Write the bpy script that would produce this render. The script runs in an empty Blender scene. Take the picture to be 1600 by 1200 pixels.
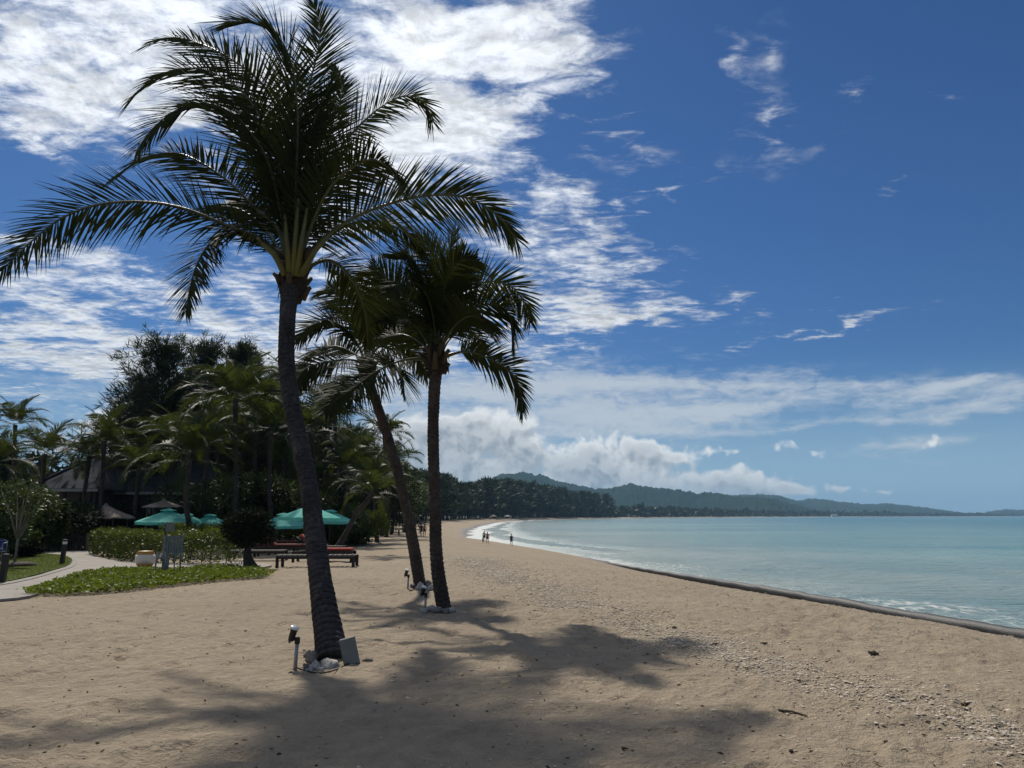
import bpy, math, random
import numpy as np
from mathutils import Vector, Matrix

# ------------------------------------------------------------------ camera, sky, sun, exposure
sc = bpy.context.scene
COL = sc.collection
F = 1249.0                      # focal length in pixels of a 1600 px wide picture
HOR = 206.0                     # horizon lies this far below the picture centre
PITCH = math.atan(HOR / F)
CAMH = 1.6
SEA = -1.8
cam_data = bpy.data.cameras.new('camera')
cam = bpy.data.objects.new('camera', cam_data)
COL.objects.link(cam)
cam.location = (0, 0, CAMH)
cam.rotation_euler = (math.pi / 2 + PITCH, 0, 0)
cam_data.sensor_width = 36.0
cam_data.lens = 36.0 * F / 1600.0
cam_data.clip_start = 0.05
cam_data.clip_end = 60000
sc.camera = cam

SUN_EL, SUN_AZ = math.radians(48), math.radians(-22)      # azimuth measured from +Y towards +X
SUN = Vector((math.sin(SUN_AZ) * math.cos(SUN_EL), math.cos(SUN_AZ) * math.cos(SUN_EL), math.sin(SUN_EL)))
sl = bpy.data.lights.new('sun', 'SUN')
sl.energy = 4.3
sl.angle = math.radians(1.5)
sl.color = (1.0, 0.93, 0.82)
so = bpy.data.objects.new('sun', sl)
COL.objects.link(so)
so.rotation_euler = SUN.to_track_quat('Z', 'Y').to_euler()
so.location = (-20, 40, 60)

sc.view_settings.view_transform = 'Standard'
sc.view_settings.look = 'None'
sc.view_settings.exposure = 0.0
sc.view_settings.gamma = 1.0
sc.view_settings.use_curve_mapping = False
try:
    sc.cycles.max_bounces = 8
    sc.cycles.diffuse_bounces = 3
    sc.cycles.glossy_bounces = 3
    sc.cycles.transmission_bounces = 4
    sc.cycles.transparent_max_bounces = 8
    sc.cycles.volume_bounces = 0
    sc.cycles.use_denoising = True
except Exception:
    pass


class NT:
    """small helper that writes node trees as expressions"""
    def __init__(self, nt):
        self.t = nt
        nt.nodes.clear()

    def n(self, kind, **props):
        nd = self.t.nodes.new(kind)
        for k, v in props.items():
            setattr(nd, k, v)
        return nd

    def put(self, sock, val):
        if isinstance(val, bpy.types.NodeSocket):
            self.t.links.new(val, sock)
        elif val is not None:
            if isinstance(val, (tuple, list)) and len(val) == 3 and sock.type == 'RGBA':
                val = (*val, 1)
            sock.default_value = val

    def m(self, op, a, b=None, c=None, clamp=False):
        nd = self.n('ShaderNodeMath', operation=op, use_clamp=clamp)
        for s, v in zip(nd.inputs, (a, b, c)):
            self.put(s, v)
        return nd.outputs[0]

    def v(self, op, a, b=None, c=None):
        nd = self.n('ShaderNodeVectorMath', operation=op)
        if op == 'SCALE':
            self.put(nd.inputs[0], a)
            self.put(nd.inputs['Scale'], b)
        else:
            for s, x in zip(nd.inputs, (a, b, c)):
                self.put(s, x)
        return nd.outputs['Value' if op in ('LENGTH', 'DOT_PRODUCT', 'DISTANCE') else 'Vector']

    def sep(self, v):
        nd = self.n('ShaderNodeSeparateXYZ')
        self.put(nd.inputs[0], v)
        return nd.outputs

    def comb(self, x, y, z):
        nd = self.n('ShaderNodeCombineXYZ')
        for s, v in zip(nd.inputs, (x, y, z)):
            self.put(s, v)
        return nd.outputs[0]

    def noise(self, vec, scale, detail=4, rough=0.5, dist=0.0, lac=2.0, color=False, dims='3D'):
        nd = self.n('ShaderNodeTexNoise', noise_dimensions=dims)
        self.put(nd.inputs['Vector'], vec)
        for k, v in (('Scale', scale), ('Detail', detail), ('Roughness', rough), ('Distortion', dist), ('Lacunarity', lac)):
            self.put(nd.inputs[k], v)
        return nd.outputs['Color' if color else 'Fac']

    def voro(self, vec, scale, feature='F1', out='Distance', rand=1.0):
        nd = self.n('ShaderNodeTexVoronoi', feature=feature)
        self.put(nd.inputs['Vector'], vec)
        self.put(nd.inputs['Scale'], scale)
        self.put(nd.inputs['Randomness'], rand)
        return nd.outputs[out]

    def mr(self, x, a, b, c=0.0, d=1.0, smooth=False):
        nd = self.n('ShaderNodeMapRange', interpolation_type='SMOOTHSTEP' if smooth else 'LINEAR')
        for s, v in zip(nd.inputs[:5], (x, a, b, c, d)):
            self.put(s, v)
        return nd.outputs[0]

    def mix(self, f, a, b, blend='MIX'):
        nd = self.n('ShaderNodeMix', data_type='RGBA', blend_type=blend)
        self.put(nd.inputs[0], f)
        self.put(nd.inputs[6], a)
        self.put(nd.inputs[7], b)
        return nd.outputs[2]

    def bump(self, h, strength=1.0, dist=0.02):
        nd = self.n('ShaderNodeBump')
        self.put(nd.inputs['Height'], h)
        self.put(nd.inputs['Strength'], strength)
        self.put(nd.inputs['Distance'], dist)
        return nd.outputs[0]

    def attr(self, name):
        return self.n('ShaderNodeAttribute', attribute_name=name).outputs['Fac']


def px_dir(u, v):
    cx, cy = (u - 800) / F, (600 - v) / F
    cp, sp = math.cos(PITCH), math.sin(PITCH)
    return Vector((cx, cp - cy * sp, sp + cy * cp))


def pt(u, v, Y):
    """point at picture position (u, v) of the 1600x1200 photograph, Y metres in front of the camera"""
    d = px_dir(u, v)
    k = Y / d.y
    return Vector((d.x * k, Y, CAMH + d.z * k))


def gz(u, v, z=0.0):
    """point of the level z seen at (u, v)"""
    d = px_dir(u, v)
    k = (z - CAMH) / d.z
    return Vector((d.x * k, d.y * k, z))


def azel(u, v):
    d = px_dir(u, v).normalized()
    return math.atan2(d.x, d.y), math.asin(d.z)


def build_world():
    w = bpy.data.worlds.new('World')
    sc.world = w
    w.use_nodes = True
    T = NT(w.node_tree)
    d = T.n('ShaderNodeTexCoord').outputs['Generated']
    x, y, z = T.sep(d)
    az = T.m('ARCTAN2', x, y)
    zz = T.m('MINIMUM', T.m('MAXIMUM', z, -1), 1)
    el = T.m('ARCSINE', zz)
    P = T.comb(az, el, 0.0)
    zc = T.m('ADD', T.m('MAXIMUM', z, 0.0), 0.07)
    Q = T.comb(T.m('DIVIDE', x, zc), T.m('DIVIDE', y, zc), 0.0)

    sky = T.n('ShaderNodeTexSky', sky_type='NISHITA', sun_disc=False)
    sky.sun_elevation = SUN_EL
    sky.sun_rotation = SUN_AZ
    sky.altitude = 0
    sky.air_density = 1.0
    sky.dust_density = 0.35
    sky.ozone_density = 3.0
    base = T.v('MULTIPLY', sky.outputs[0], (0.195, 0.355, 0.565))     # the photograph's white balance of the clear sky
    base = T.mix(T.mr(el, 0.0, 0.19, 0.90, 0.0, True), base, (3.3, 5.1, 6.7))

    def blobs(p, lst):
        tot = None
        for (u, v, ru, rv, rot, amp) in lst:
            a, e = azel(u, v)
            mp = T.n('ShaderNodeMapping', vector_type='TEXTURE')
            T.put(mp.inputs['Vector'], p)
            mp.inputs['Location'].default_value = (a, e, 0)
            mp.inputs['Rotation'].default_value = (0, 0, math.radians(-rot))
            mp.inputs['Scale'].default_value = (1.6 * ru / F, 1.6 * rv / F, 1)
            g = T.n('ShaderNodeTexGradient', gradient_type='QUADRATIC_SPHERE')
            T.put(g.inputs[0], mp.outputs[0])
            tot = T.m('MULTIPLY_ADD', g.outputs['Fac'], amp, tot if tot is not None else 0.0)
        return tot

    # --- high sheet of altocumulus: a level layer, broken up by noise
    wn = T.noise(Q, 1.6, 3, 0.5, color=True)
    wob = T.v('SCALE', T.v('SUBTRACT', wn, (0.5, 0.5, 0.5)), 0.10)
    wob = T.v('ADD', wob, T.v('SCALE', T.v('SUBTRACT', T.noise(Q, 7.0, 4, 0.6, color=True), (0.5, 0.5, 0.5)), 0.07))
    P2 = T.v('ADD', P, wob)
    sheet = [
        (400, 20, 460, 190, 0, 1.25), (60, 70, 260, 140, 0, 0.8), (60, 185, 200, 80, 0, 0.65), (360, 150, 260, 110, 0, 0.8),
        (790, 80, 190, 140, -8, 1.2), (660, 200, 240, 110, 8, 1.0), (700, 290, 150, 60, 0, 0.55), (520, 330, 200, 90, 0, 0.7),
        (300, 225, 150, 36, -8, -0.9), (40, 262, 200, 42, 0, -1.3), (705, 10, 60, 40, 0, -1.0), (748, 135, 50, 30, 0, -0.8), (120, 320, 160, 40, 0, -0.6),
        (860, 190, 60, 60, 0, -0.5), (560, 270, 90, 30, 0, -0.3),
        (190, 470, 420, 120, 0, 1.0), (120, 570, 330, 70, 0, 0.7), (380, 590, 420, 70, 0, 0.75), (560, 470, 200, 120, 0, 0.8), (620, 560, 250, 70, 0, 0.8),
        (250, 512, 150, 18, 0, -0.5), (190, 625, 110, 16, 0, -0.7), (60, 600, 120, 20, 0, -0.3),
        (890, 430, 220, 85, 14, 1.15), (1000, 488, 170, 30, -3, 1.05), (930, 352, 140, 40, 8, 0.8), (1040, 300, 100, 34, -20, 0.75),
        (985, 195, 80, 75, 0, 0.55), (875, 302, 60, 28, 0, 0.75), (820, 500, 130, 70, 0, 0.5), (870, 560, 120, 30, 0, 0.55), (1120, 500, 60, 16, 0, 0.5),
        (1290, 505, 150, 14, -7, 1.0), (1165, 545, 90, 20, -5, 0.5), (1165, 452, 30, 16, 0, 0.5),
        (1190, 195, 75, 60, 30, 0.40), (1138, 75, 36, 60, 0, 0.40), (1200, 80, 30, 50, 25, 0.3), (1440, 276, 40, 14, -15, 0.5), (1340, 140, 90, 30, -40, 0.42), (1480, 110, 30, 18, 0, 0.32),
    ]
    msk = blobs(P2, sheet)
    # outside the frame unseen cloud: heavier sunward, and added overhead to brighten the shadows
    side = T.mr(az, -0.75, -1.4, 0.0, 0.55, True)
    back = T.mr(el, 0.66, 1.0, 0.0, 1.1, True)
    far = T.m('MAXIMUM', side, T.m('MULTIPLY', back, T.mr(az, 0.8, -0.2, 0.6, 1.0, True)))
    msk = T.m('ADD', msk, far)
    Qn = T.v('ADD', Q, T.v('SCALE', wn, 0.25))
    n1 = T.noise(Qn, 3.4, 9, 0.62)
    n1b = T.noise(T.v('ADD', Qn, (-0.012, 0.030, 0.0)), 3.4, 6, 0.62)
    emb = T.mr(T.m('SUBTRACT', n1, n1b), -0.09, 0.07, 0.0, 1.0, True)
    n2 = T.noise(T.v('MULTIPLY', Q, (0.8, 1.4, 1.0)), 11.0, 7, 0.66, 0.5)
    fb = T.m('ADD', T.m('MULTIPLY', T.m('SUBTRACT', n1, 0.5), 3.2), T.m('MULTIPLY', T.m('SUBTRACT', n2, 0.5), 2.4))
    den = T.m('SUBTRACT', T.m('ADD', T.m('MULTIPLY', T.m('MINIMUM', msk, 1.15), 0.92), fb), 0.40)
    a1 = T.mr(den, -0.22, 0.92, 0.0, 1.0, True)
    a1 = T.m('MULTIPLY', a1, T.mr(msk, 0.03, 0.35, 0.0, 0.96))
    sunp = T.v('DOT_PRODUCT', d, tuple(SUN))
    glow = T.mr(sunp, 0.55, 0.97, 0.0, 1.0)
    thick = T.mr(den, 0.35, 1.15, 0.0, 1.0, True)
    lum1 = T.m('ADD', 7.6, T.m('MULTIPLY', T.m('MULTIPLY', glow, glow), 4.5))
    lum1 = T.m('MULTIPLY', lum1, T.m('SUBTRACT', 1.0, T.m('MULTIPLY', thick, T.m('MULTIPLY', T.mr(n2, 0.42, 0.66), 0.22))))
    lum1 = T.m('MULTIPLY', lum1, T.m('ADD', 0.70, T.m('MULTIPLY', emb, 0.38)))
    c1 = T.v('SCALE', (0.93, 0.97, 1.02), lum1)
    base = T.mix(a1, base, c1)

    # --- thin streaked veil low down
    QS = T.v('MULTIPLY', P, (1.0, 7.0, 1.0))
    QS = T.v('ADD', QS, T.v('SCALE', T.noise(P, 6.0, 3, 0.5, color=True), 0.25))
    veil = [(1080, 602, 330, 26, 1, 1.0), (1100, 640, 360, 22, -2, 0.95), (720, 615, 420, 70, 0, 1.0), (200, 600, 460, 60, 0, 0.5), (1530, 630, 150, 22, -6, 1.2),
            (1490, 602, 100, 12, -8, 1.0), (1250, 665, 400, 12, -1, 0.5), (1450, 690, 200, 12, -2, 0.55), (900, 680, 350, 40, 0, 0.7), (150, 680, 300, 60, 0, 0.6), (1380, 715, 260, 14, 0, 0.35),
            (1350, 600, 120, 14, 4, 0.5)]
    PV = T.v('ADD', P, T.v('SCALE', T.v('SUBTRACT', T.noise(T.v('MULTIPLY', P, (1, 4, 1)), 9.0, 3, 0.5, color=True), (0.5, 0.5, 0.5)), 0.03))
    vm = blobs(PV, veil)
    ns = T.noise(QS, 7.0, 7, 0.62)
    nr = T.noise(T.v('MULTIPLY', P, (1.0, 2.2, 1.0)), 42.0, 4, 0.6, 0.8)
    va = T.m('MULTIPLY', T.mr(T.m('ADD', T.m('MULTIPLY', vm, 0.8), T.m('ADD', T.m('MULTIPLY', T.m('SUBTRACT', ns, 0.5), 1.3), T.m('MULTIPLY', T.m('SUBTRACT', nr, 0.5), 0.7))), 0.12, 0.85, 0, 1, True), T.mr(vm, 0.0, 0.3, 0.0, 0.86))
    base = T.mix(va, base, (5.6, 6.2, 6.8))

    # --- cumulus bank over the hills
    cum = [(735, 672, 92, 62, 0, 1.4), (655, 725, 110, 75, 0, 1.2), (800, 700, 85, 52, 0, 1.1), (850, 735, 110, 48, 0, 1.1), (930, 712, 75, 46, 0, 1.1), (1005, 704, 70, 40, 0, 1.05), (1065, 722, 80, 22, 8, 0.8),
           (1130, 706, 80, 14, -6, 0.62), (740, 762, 190, 48, 0, 1.2), (900, 772, 200, 40, 0, 1.2), (1020, 768, 130, 34, 0, 1.1), (1100, 760, 70, 28, 0, 1.1), (1165, 768, 70, 26, 0, 1.05), (1235, 766, 64, 24, 0, 1.05), (1310, 764, 56, 18, 0, 0.95),
           (1385, 773, 46, 14, 0, 0.9), (1450, 687, 26, 15, 0, 0.60), (1262, 702, 50, 12, 0, 0.55), (660, 700, 60, 50, 0, 0.8), (600, 720, 140, 90, 0, 1.0), (180, 650, 80, 45, 0, 0.9), (60, 700, 160, 50, 0, 0.85)]

    def cumden(p):
        wq = T.noise(p, 16.0, 2, 0.5, color=True)
        pw = T.v('ADD', p, T.v('SCALE', T.v('SUBTRACT', wq, (0.5, 0.5, 0.5)), 0.035))
        b = blobs(pw, cum)
        v1 = T.voro(pw, 20.0, 'SMOOTH_F1')
        v2 = T.voro(pw, 52.0, 'SMOOTH_F1')
        v3 = T.voro(pw, 120.0, 'SMOOTH_F1')
        nn = T.noise(pw, 70.0, 5, 0.6)
        bil = T.m('MULTIPLY', T.m('SUBTRACT', 0.42, v1), 1.0)
        bil = T.m('MULTIPLY_ADD', T.m('SUBTRACT', 0.42, v2), 0.62, bil)
        bil = T.m('MULTIPLY_ADD', T.m('SUBTRACT', 0.42, v3), 0.34, bil)
        bil = T.m('MULTIPLY_ADD', T.m('SUBTRACT', nn, 0.5), 0.75, bil)
        return T.m('ADD', T.m('MULTIPLY', T.m('MINIMUM', b, 1.1), 1.0), bil), b

    d0, b0 = cumden(P)
    d1, b1 = cumden(T.v('ADD', P, (-0.005, 0.010, 0.0)))
    ca = T.mr(d0, 0.40, 0.82, 0, 1, True)
    lit = T.mr(T.m('SUBTRACT', d0, d1), -0.30, 0.26, 0.0, 1.0, True)
    thin = T.mr(d0, 0.5, 1.25, 1.0, 0.0, True)
    br = T.m('MINIMUM', T.m('ADD', T.m('MULTIPLY', lit, 0.72), T.m('MULTIPLY', thin, 0.42)), 1.0)
    br = T.m('MULTIPLY', br, T.mr(b0, 0.75, 1.5, 1.0, 0.68, True))
    cc = T.mix(br, (2.5, 2.95, 3.5), (8.6, 8.8, 8.9))
    # far clouds sink into the pale air over the horizon
    cc = T.mix(T.mr(el, 0.0, 0.07, 0.45, 0.0), cc, (4.4, 5.2, 5.8))
    base = T.mix(T.m('MULTIPLY', T.m('MULTIPLY', ca, 0.95), T.mr(b0, 0.06, 0.22, 0.0, 1.0, True)), base, cc)

    bg = T.n('ShaderNodeBackground')
    T.put(bg.inputs['Color'], base)
    bg.inputs['Strength'].default_value = 0.1
    out = T.n('ShaderNodeOutputWorld')
    T.t.links.new(bg.outputs[0], out.inputs['Surface'])
    w.cycles.sampling_method = 'MANUAL'
    w.cycles.sample_map_resolution = 512


build_world()

# ------------------------------------------------------------------ helpers: noise, meshes, materials
def _h(ix, iy, seed):
    n = (ix.astype(np.int64) * 374761393 + iy.astype(np.int64) * 668265263 + seed * 1442695041) & 0x7fffffff
    n = ((n ^ (n >> 13)) * 1274126177) & 0x7fffffff
    return ((n ^ (n >> 16)) & 0xffffff) / float(0xffffff)


def vnoise(x, y, seed=0):
    ix, iy = np.floor(x), np.floor(y)
    fx, fy = x - ix, y - iy
    fx, fy = fx * fx * (3 - 2 * fx), fy * fy * (3 - 2 * fy)
    a, b = _h(ix, iy, seed), _h(ix + 1, iy, seed)
    c, d = _h(ix, iy + 1, seed), _h(ix + 1, iy + 1, seed)
    return (a + (b - a) * fx) * (1 - fy) + (c + (d - c) * fx) * fy - 0.5


def fbm(x, y, oct=4, seed=0, g=0.5):
    s, a = 0, 1.0
    for i in range(oct):
        s = s + a * vnoise(x * 2 ** i + 17.3 * i, y * 2 ** i - 9.1 * i, seed + i)
        a *= g
    return s


def mesh_np(name, V, Fc, smooth=False, attrs=None):
    """mesh from an (n,3) array and face arrays (list of int arrays of one width each)"""
    me = bpy.data.meshes.new(name)
    V = np.asarray(V, dtype=np.float32).reshape(-1, 3)
    if not isinstance(Fc, list):
        Fc = [Fc]
    Fc = [np.asarray(f, dtype=np.int32) for f in Fc if len(f)]
    nl = sum(f.size for f in Fc)
    nf = sum(len(f) for f in Fc)
    me.vertices.add(len(V)); me.loops.add(nl); me.polygons.add(nf)
    me.vertices.foreach_set('co', V.ravel())
    me.loops.foreach_set('vertex_index', np.concatenate([f.ravel() for f in Fc]))
    tot = np.concatenate([np.full(len(f), f.shape[1], np.int32) for f in Fc])
    st = np.concatenate([[0], np.cumsum(tot)[:-1]]).astype(np.int32)
    me.polygons.foreach_set('loop_start', st)
    me.polygons.foreach_set('loop_total', tot)
    me.polygons.foreach_set('use_smooth', np.full(nf, bool(smooth)))
    me.update(calc_edges=True)
    for k, a in (attrs or {}).items():
        at = me.attributes.new(k, 'FLOAT', 'POINT')
        at.data.foreach_set('value', np.asarray(a, dtype=np.float32).ravel())
    return me


def obj(name, me, mat=None, parent=None, loc=None, rot=None):
    o = bpy.data.objects.new(name, me)
    COL.objects.link(o)
    if mat is not None and me is not None and len(me.materials) == 0:
        me.materials.append(mat)
    if parent is not None:
        o.parent = parent
    if loc is not None:
        o.location = loc
    if rot is not None:
        o.rotation_euler = rot
    return o


def tag(o, label=None, cat=None, group=None, kind=None):
    for k, v in (('label', label), ('category', cat), ('group', group), ('kind', kind)):
        if v:
            o[k] = v
    return o


def thing(name, label, cat, loc=(0, 0, 0), rz=0.0, group=None):
    o = bpy.data.objects.new(name, None)
    o.empty_display_size = 0.2
    COL.objects.link(o)
    o.location = loc
    o.rotation_euler = (0, 0, rz)
    return tag(o, label, cat, group)


class MB:
    """collects boxes, tubes and strips into one mesh"""
    def __init__(self):
        self.V, self.F, self.nv = [], {}, 0

    def add(self, V, F):
        V = np.asarray(V, dtype=np.float64).reshape(-1, 3)
        F = np.asarray(F, dtype=np.int64)
        self.V.append(V)
        self.F.setdefault(F.shape[1], []).append(F + self.nv)
        self.nv += len(V)

    def box(self, c, s, rz=0.0, rx=0.0, ry=0.0, bev=0.0, taper=1.0):
        x, y, z = s[0] / 2, s[1] / 2, s[2] / 2
        R = np.array((Matrix.Rotation(rz, 3, 'Z') @ Matrix.Rotation(ry, 3, 'Y') @ Matrix.Rotation(rx, 3, 'X')))
        if bev <= 0:
            V = np.array([(-x, -y, -z), (x, -y, -z), (x, y, -z), (-x, y, -z), (-x * taper, -y * taper, z), (x * taper, -y * taper, z), (x * taper, y * taper, z), (-x * taper, y * taper, z)])
            F = [(0, 3, 2, 1), (4, 5, 6, 7), (0, 1, 5, 4), (1, 2, 6, 5), (2, 3, 7, 6), (3, 0, 4, 7)]
            self.add(V @ R.T + np.array(c), F)
        else:
            b = bev
            ring = []
            for zz, ins in ((-z, b), (-z + b, 0), (z - b, 0), (z, b)):
                xx, yy = x - ins, y - ins
                ring += [(-xx + b, -yy, zz), (xx - b, -yy, zz), (xx, -yy + b, zz), (xx, yy - b, zz), (xx - b, yy, zz), (-xx + b, yy, zz), (-xx, yy - b, zz), (-xx, -yy + b, zz)]
            F = [(k * 8 + i, k * 8 + (i + 1) % 8, k * 8 + 8 + (i + 1) % 8, k * 8 + 8 + i) for k in range(3) for i in range(8)]
            V = np.array(ring) @ R.T + np.array(c)
            n0 = self.nv
            self.add(V, F)
            self.F.setdefault(8, []).append(np.array([[n0 + i for i in range(7, -1, -1)], [n0 + 24 + i for i in range(8)]]))

    def tube(self, P, r, n=8, cap=True, jit=None):
        P = np.asarray([tuple(p) for p in P], dtype=np.float64)
        r = np.broadcast_to(np.asarray(r, dtype=np.float64), (len(P),))
        T = np.gradient(P, axis=0)
        T /= np.linalg.norm(T, axis=1)[:, None] + 1e-12
        ref = np.array([0, 0, 1.0]) if abs(T[0][2]) < 0.9 else np.array([1.0, 0, 0])
        a = np.cross(T[0], ref); a /= np.linalg.norm(a)
        rows = []
        ang = np.linspace(0, 2 * math.pi, n, endpoint=False)
        for i in range(len(P)):
            a = a - T[i] * np.dot(a, T[i]); a /= np.linalg.norm(a) + 1e-12
            b = np.cross(T[i], a)
            rr = r[i] * (1 if jit is None else jit[i])
            rows.append(P[i] + (np.cos(ang) * rr)[:, None] * a + (np.sin(ang) * rr)[:, None] * b)
        m = len(P)
        i, j = np.meshgrid(np.arange(m - 1), np.arange(n), indexing='ij')
        F = np.stack([i * n + j, i * n + (j + 1) % n, (i + 1) * n + (j + 1) % n, (i + 1) * n + j], -1).reshape(-1, 4)
        n0 = self.nv
        self.add(np.concatenate(rows), F)
        if cap:
            self.F.setdefault(n, []).append(np.array([[n0 + k for k in range(n - 1, -1, -1)], [n0 + (m - 1) * n + k for k in range(n)]]))

    def lathe(self, prof, n=20, c=(0, 0, 0)):
        ang = np.linspace(0, 2 * math.pi, n, endpoint=False)
        V = np.concatenate([np.stack([r * np.cos(ang), r * np.sin(ang), np.full(n, z)], 1) for r, z in prof]) + np.array(c)
        m = len(prof)
        F = [(i * n + j, i * n + (j + 1) % n, (i + 1) * n + (j + 1) % n, (i + 1) * n + j) for i in range(m - 1) for j in range(n)]
        n0 = self.nv
        self.add(V, F)
        self.F.setdefault(n, []).append(np.array([[n0 + k for k in range(n - 1, -1, -1)], [n0 + (m - 1) * n + k for k in range(n)]]))

    def mesh(self, name, smooth=False):
        return mesh_np(name, np.concatenate(self.V), [np.concatenate(f) for f in self.F.values()], smooth)

    def build(self, name, mat, parent=None, smooth=False, **k):
        return obj(name, self.mesh(name, smooth), mat, parent, **k)


def mat_new(name):
    m = bpy.data.materials.new(name)
    m.use_nodes = True
    return m, NT(m.node_tree)


def principled(T, **kw):
    p = T.n('ShaderNodeBsdfPrincipled')
    names = {'color': 'Base Color', 'rough': 'Roughness', 'metal': 'Metallic', 'normal': 'Normal', 'spec': 'Specular IOR Level', 'ior': 'IOR', 'coat': 'Coat Weight', 'sub': 'Subsurface Weight'}
    for k, v in kw.items():
        T.put(p.inputs[names[k]], v)
    return p


def finish(T, shader):
    o = T.n('ShaderNodeOutputMaterial')
    T.t.links.new(shader, o.inputs['Surface'])


def plain(name, col, rough=0.6, metal=0.0, var=0.15, scale=8.0, bump=0.0, spec=0.4, bscale=30.0, stretch=(1, 1, 1)):
    m, T = mat_new(name)
    pos = T.n('ShaderNodeTexCoord').outputs['Object']
    pos = T.v('MULTIPLY', pos, stretch)
    nz = T.noise(pos, scale, 5, 0.6)
    f = T.mr(nz, 0.3, 0.7, 0.0, 1.0)
    c = T.mix(f, tuple(x * (1 - var) for x in col), tuple(min(1, x * (1 + var)) for x in col))
    kw = dict(color=c, rough=rough, metal=metal, spec=spec)
    if bump:
        kw['normal'] = T.bump(T.noise(pos, bscale, 4, 0.6), 1.0, bump)
    finish(T, principled(T, **kw).outputs[0])
    return m


def leaf_mat(name, c0, c1, trans=0.3, rough=0.45, spec=0.35, tcol=None):
    m, T = mat_new(name)
    g = T.n('ShaderNodeNewGeometry')
    rnd = g.outputs['Random Per Island']
    oi = T.n('ShaderNodeObjectInfo').outputs['Random']
    pos = T.n('ShaderNodeTexCoord').outputs['Object']
    f = T.m('ADD', T.m('MULTIPLY', rnd, 0.45), T.m('ADD', T.m('MULTIPLY', T.noise(pos, 1.3, 3, 0.6), 0.4), T.m('MULTIPLY', oi, 0.25)), clamp=True)
    c = T.mix(f, c0, c1)
    p = principled(T, color=c, rough=rough, spec=spec)
    tr = T.n('ShaderNodeBsdfTranslucent')
    T.put(tr.inputs['Color'], T.mix(0.6, c, tcol or (c1[0] * 1.5, c1[1] * 1.5, c1[2] * 0.6)))
    mx = T.n('ShaderNodeMixShader')
    mx.inputs[0].default_value = trans
    T.t.links.new(p.outputs[0], mx.inputs[1])
    T.t.links.new(tr.outputs[0], mx.inputs[2])
    finish(T, mx.outputs[0])
    return m


def catmull(P, n):
    P = np.asarray([tuple(p) for p in P], dtype=np.float64)
    E = np.vstack([2 * P[0] - P[1], P, 2 * P[-1] - P[-2]])
    out = []
    for t in np.linspace(0, len(P) - 1 - 1e-6, n):
        i = int(t); f = t - i
        a, b, c, d = E[i], E[i + 1], E[i + 2], E[i + 3]
        out.append(0.5 * (2 * b + (c - a) * f + (2 * a - 5 * b + 4 * c - d) * f * f + (3 * b - a - 3 * c + d) * f ** 3))
    out = np.array(out)
    L = np.concatenate([[0], np.cumsum(np.linalg.norm(np.diff(out, axis=0), axis=1))])
    s = np.linspace(0, L[-1], n)
    return np.stack([np.interp(s, L, out[:, k]) for k in range(3)], 1)


# ------------------------------------------------------------------ the shape of the ground
SHORE = np.array([(60, -400), (30, -60), (21, -10), (15.6, 12), (13.9, 20.5), (12.5, 26), (10.9, 33.5), (8.3, 48), (6.9, 60), (5.6, 69), (3.9, 79), (0.2, 90), (-3.4, 100), (-6.2, 118), (-8.0, 146),
                  (-9.8, 185), (-10.8, 265), (-8, 425), (8, 600), (49, 772), (194, 1213), (680, 2100), (1560, 3200), (3200, 4900), (5200, 6300), (9500, 8800)], dtype=np.float64)
LAND = np.vstack([SHORE, [(9500, 12000), (-12000, 12000), (-12000, -6000), (60, -6000)]])


def inland(x, y):
    """metres inland of the waterline (negative over the sea)"""
    x, y = np.asarray(x, float), np.asarray(y, float)
    best = np.full(x.shape, 1e12)
    for (ax, ay), (bx, by) in zip(SHORE[:-1], SHORE[1:]):
        dx, dy = bx - ax, by - ay
        t = np.clip(((x - ax) * dx + (y - ay) * dy) / (dx * dx + dy * dy), 0, 1)
        best = np.minimum(best, (x - ax - t * dx) ** 2 + (y - ay - t * dy) ** 2)
    ins = np.zeros(x.shape, bool)
    n = len(LAND)
    for i in range(n):
        ax, ay = LAND[i]; bx, by = LAND[(i + 1) % n]
        c = ((ay > y) != (by > y))
        with np.errstate(divide='ignore', invalid='ignore'):
            xi = ax + (y - ay) * (bx - ax) / (by - ay if by != ay else 1e-9)
        ins ^= c & (x < xi)
    return np.sqrt(best) * np.where(ins, 1, -1)


def ground(x, y, s=None):
    x, y = np.asarray(x, float), np.asarray(y, float)
    if s is None:
        s = inland(x, y)
    W = 11.5 + np.clip(y, 0, 130) * 0.05
    t = np.clip(s / W, -3, 1)
    up = np.where(t > 0, 1 - (1 - t) ** 1.7, 0)
    z = SEA + 0.02 + (0 - SEA - 0.02) * up
    z = np.where(s < 0, SEA + 0.02 + np.maximum(s, -80) * 0.07, z)
    return z


def inpoly(x, y, poly):
    ins = np.zeros(np.shape(x), bool)
    n = len(poly)
    for i in range(n):
        ax, ay = poly[i][0], poly[i][1]; bx, by = poly[(i + 1) % n][0], poly[(i + 1) % n][1]
        c = ((ay > y) != (by > y))
        ins ^= c & (x < ax + (y - ay) * (bx - ax) / ((by - ay) or 1e-9))
    return ins


GARDEN = [(p.x, p.y) for p in (gz(u, v) for u, v in [(-400, 975), (40, 938), (140, 933), (300, 916), (424, 903), (440, 882), (440, 850), (-400, 850)])]


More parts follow.
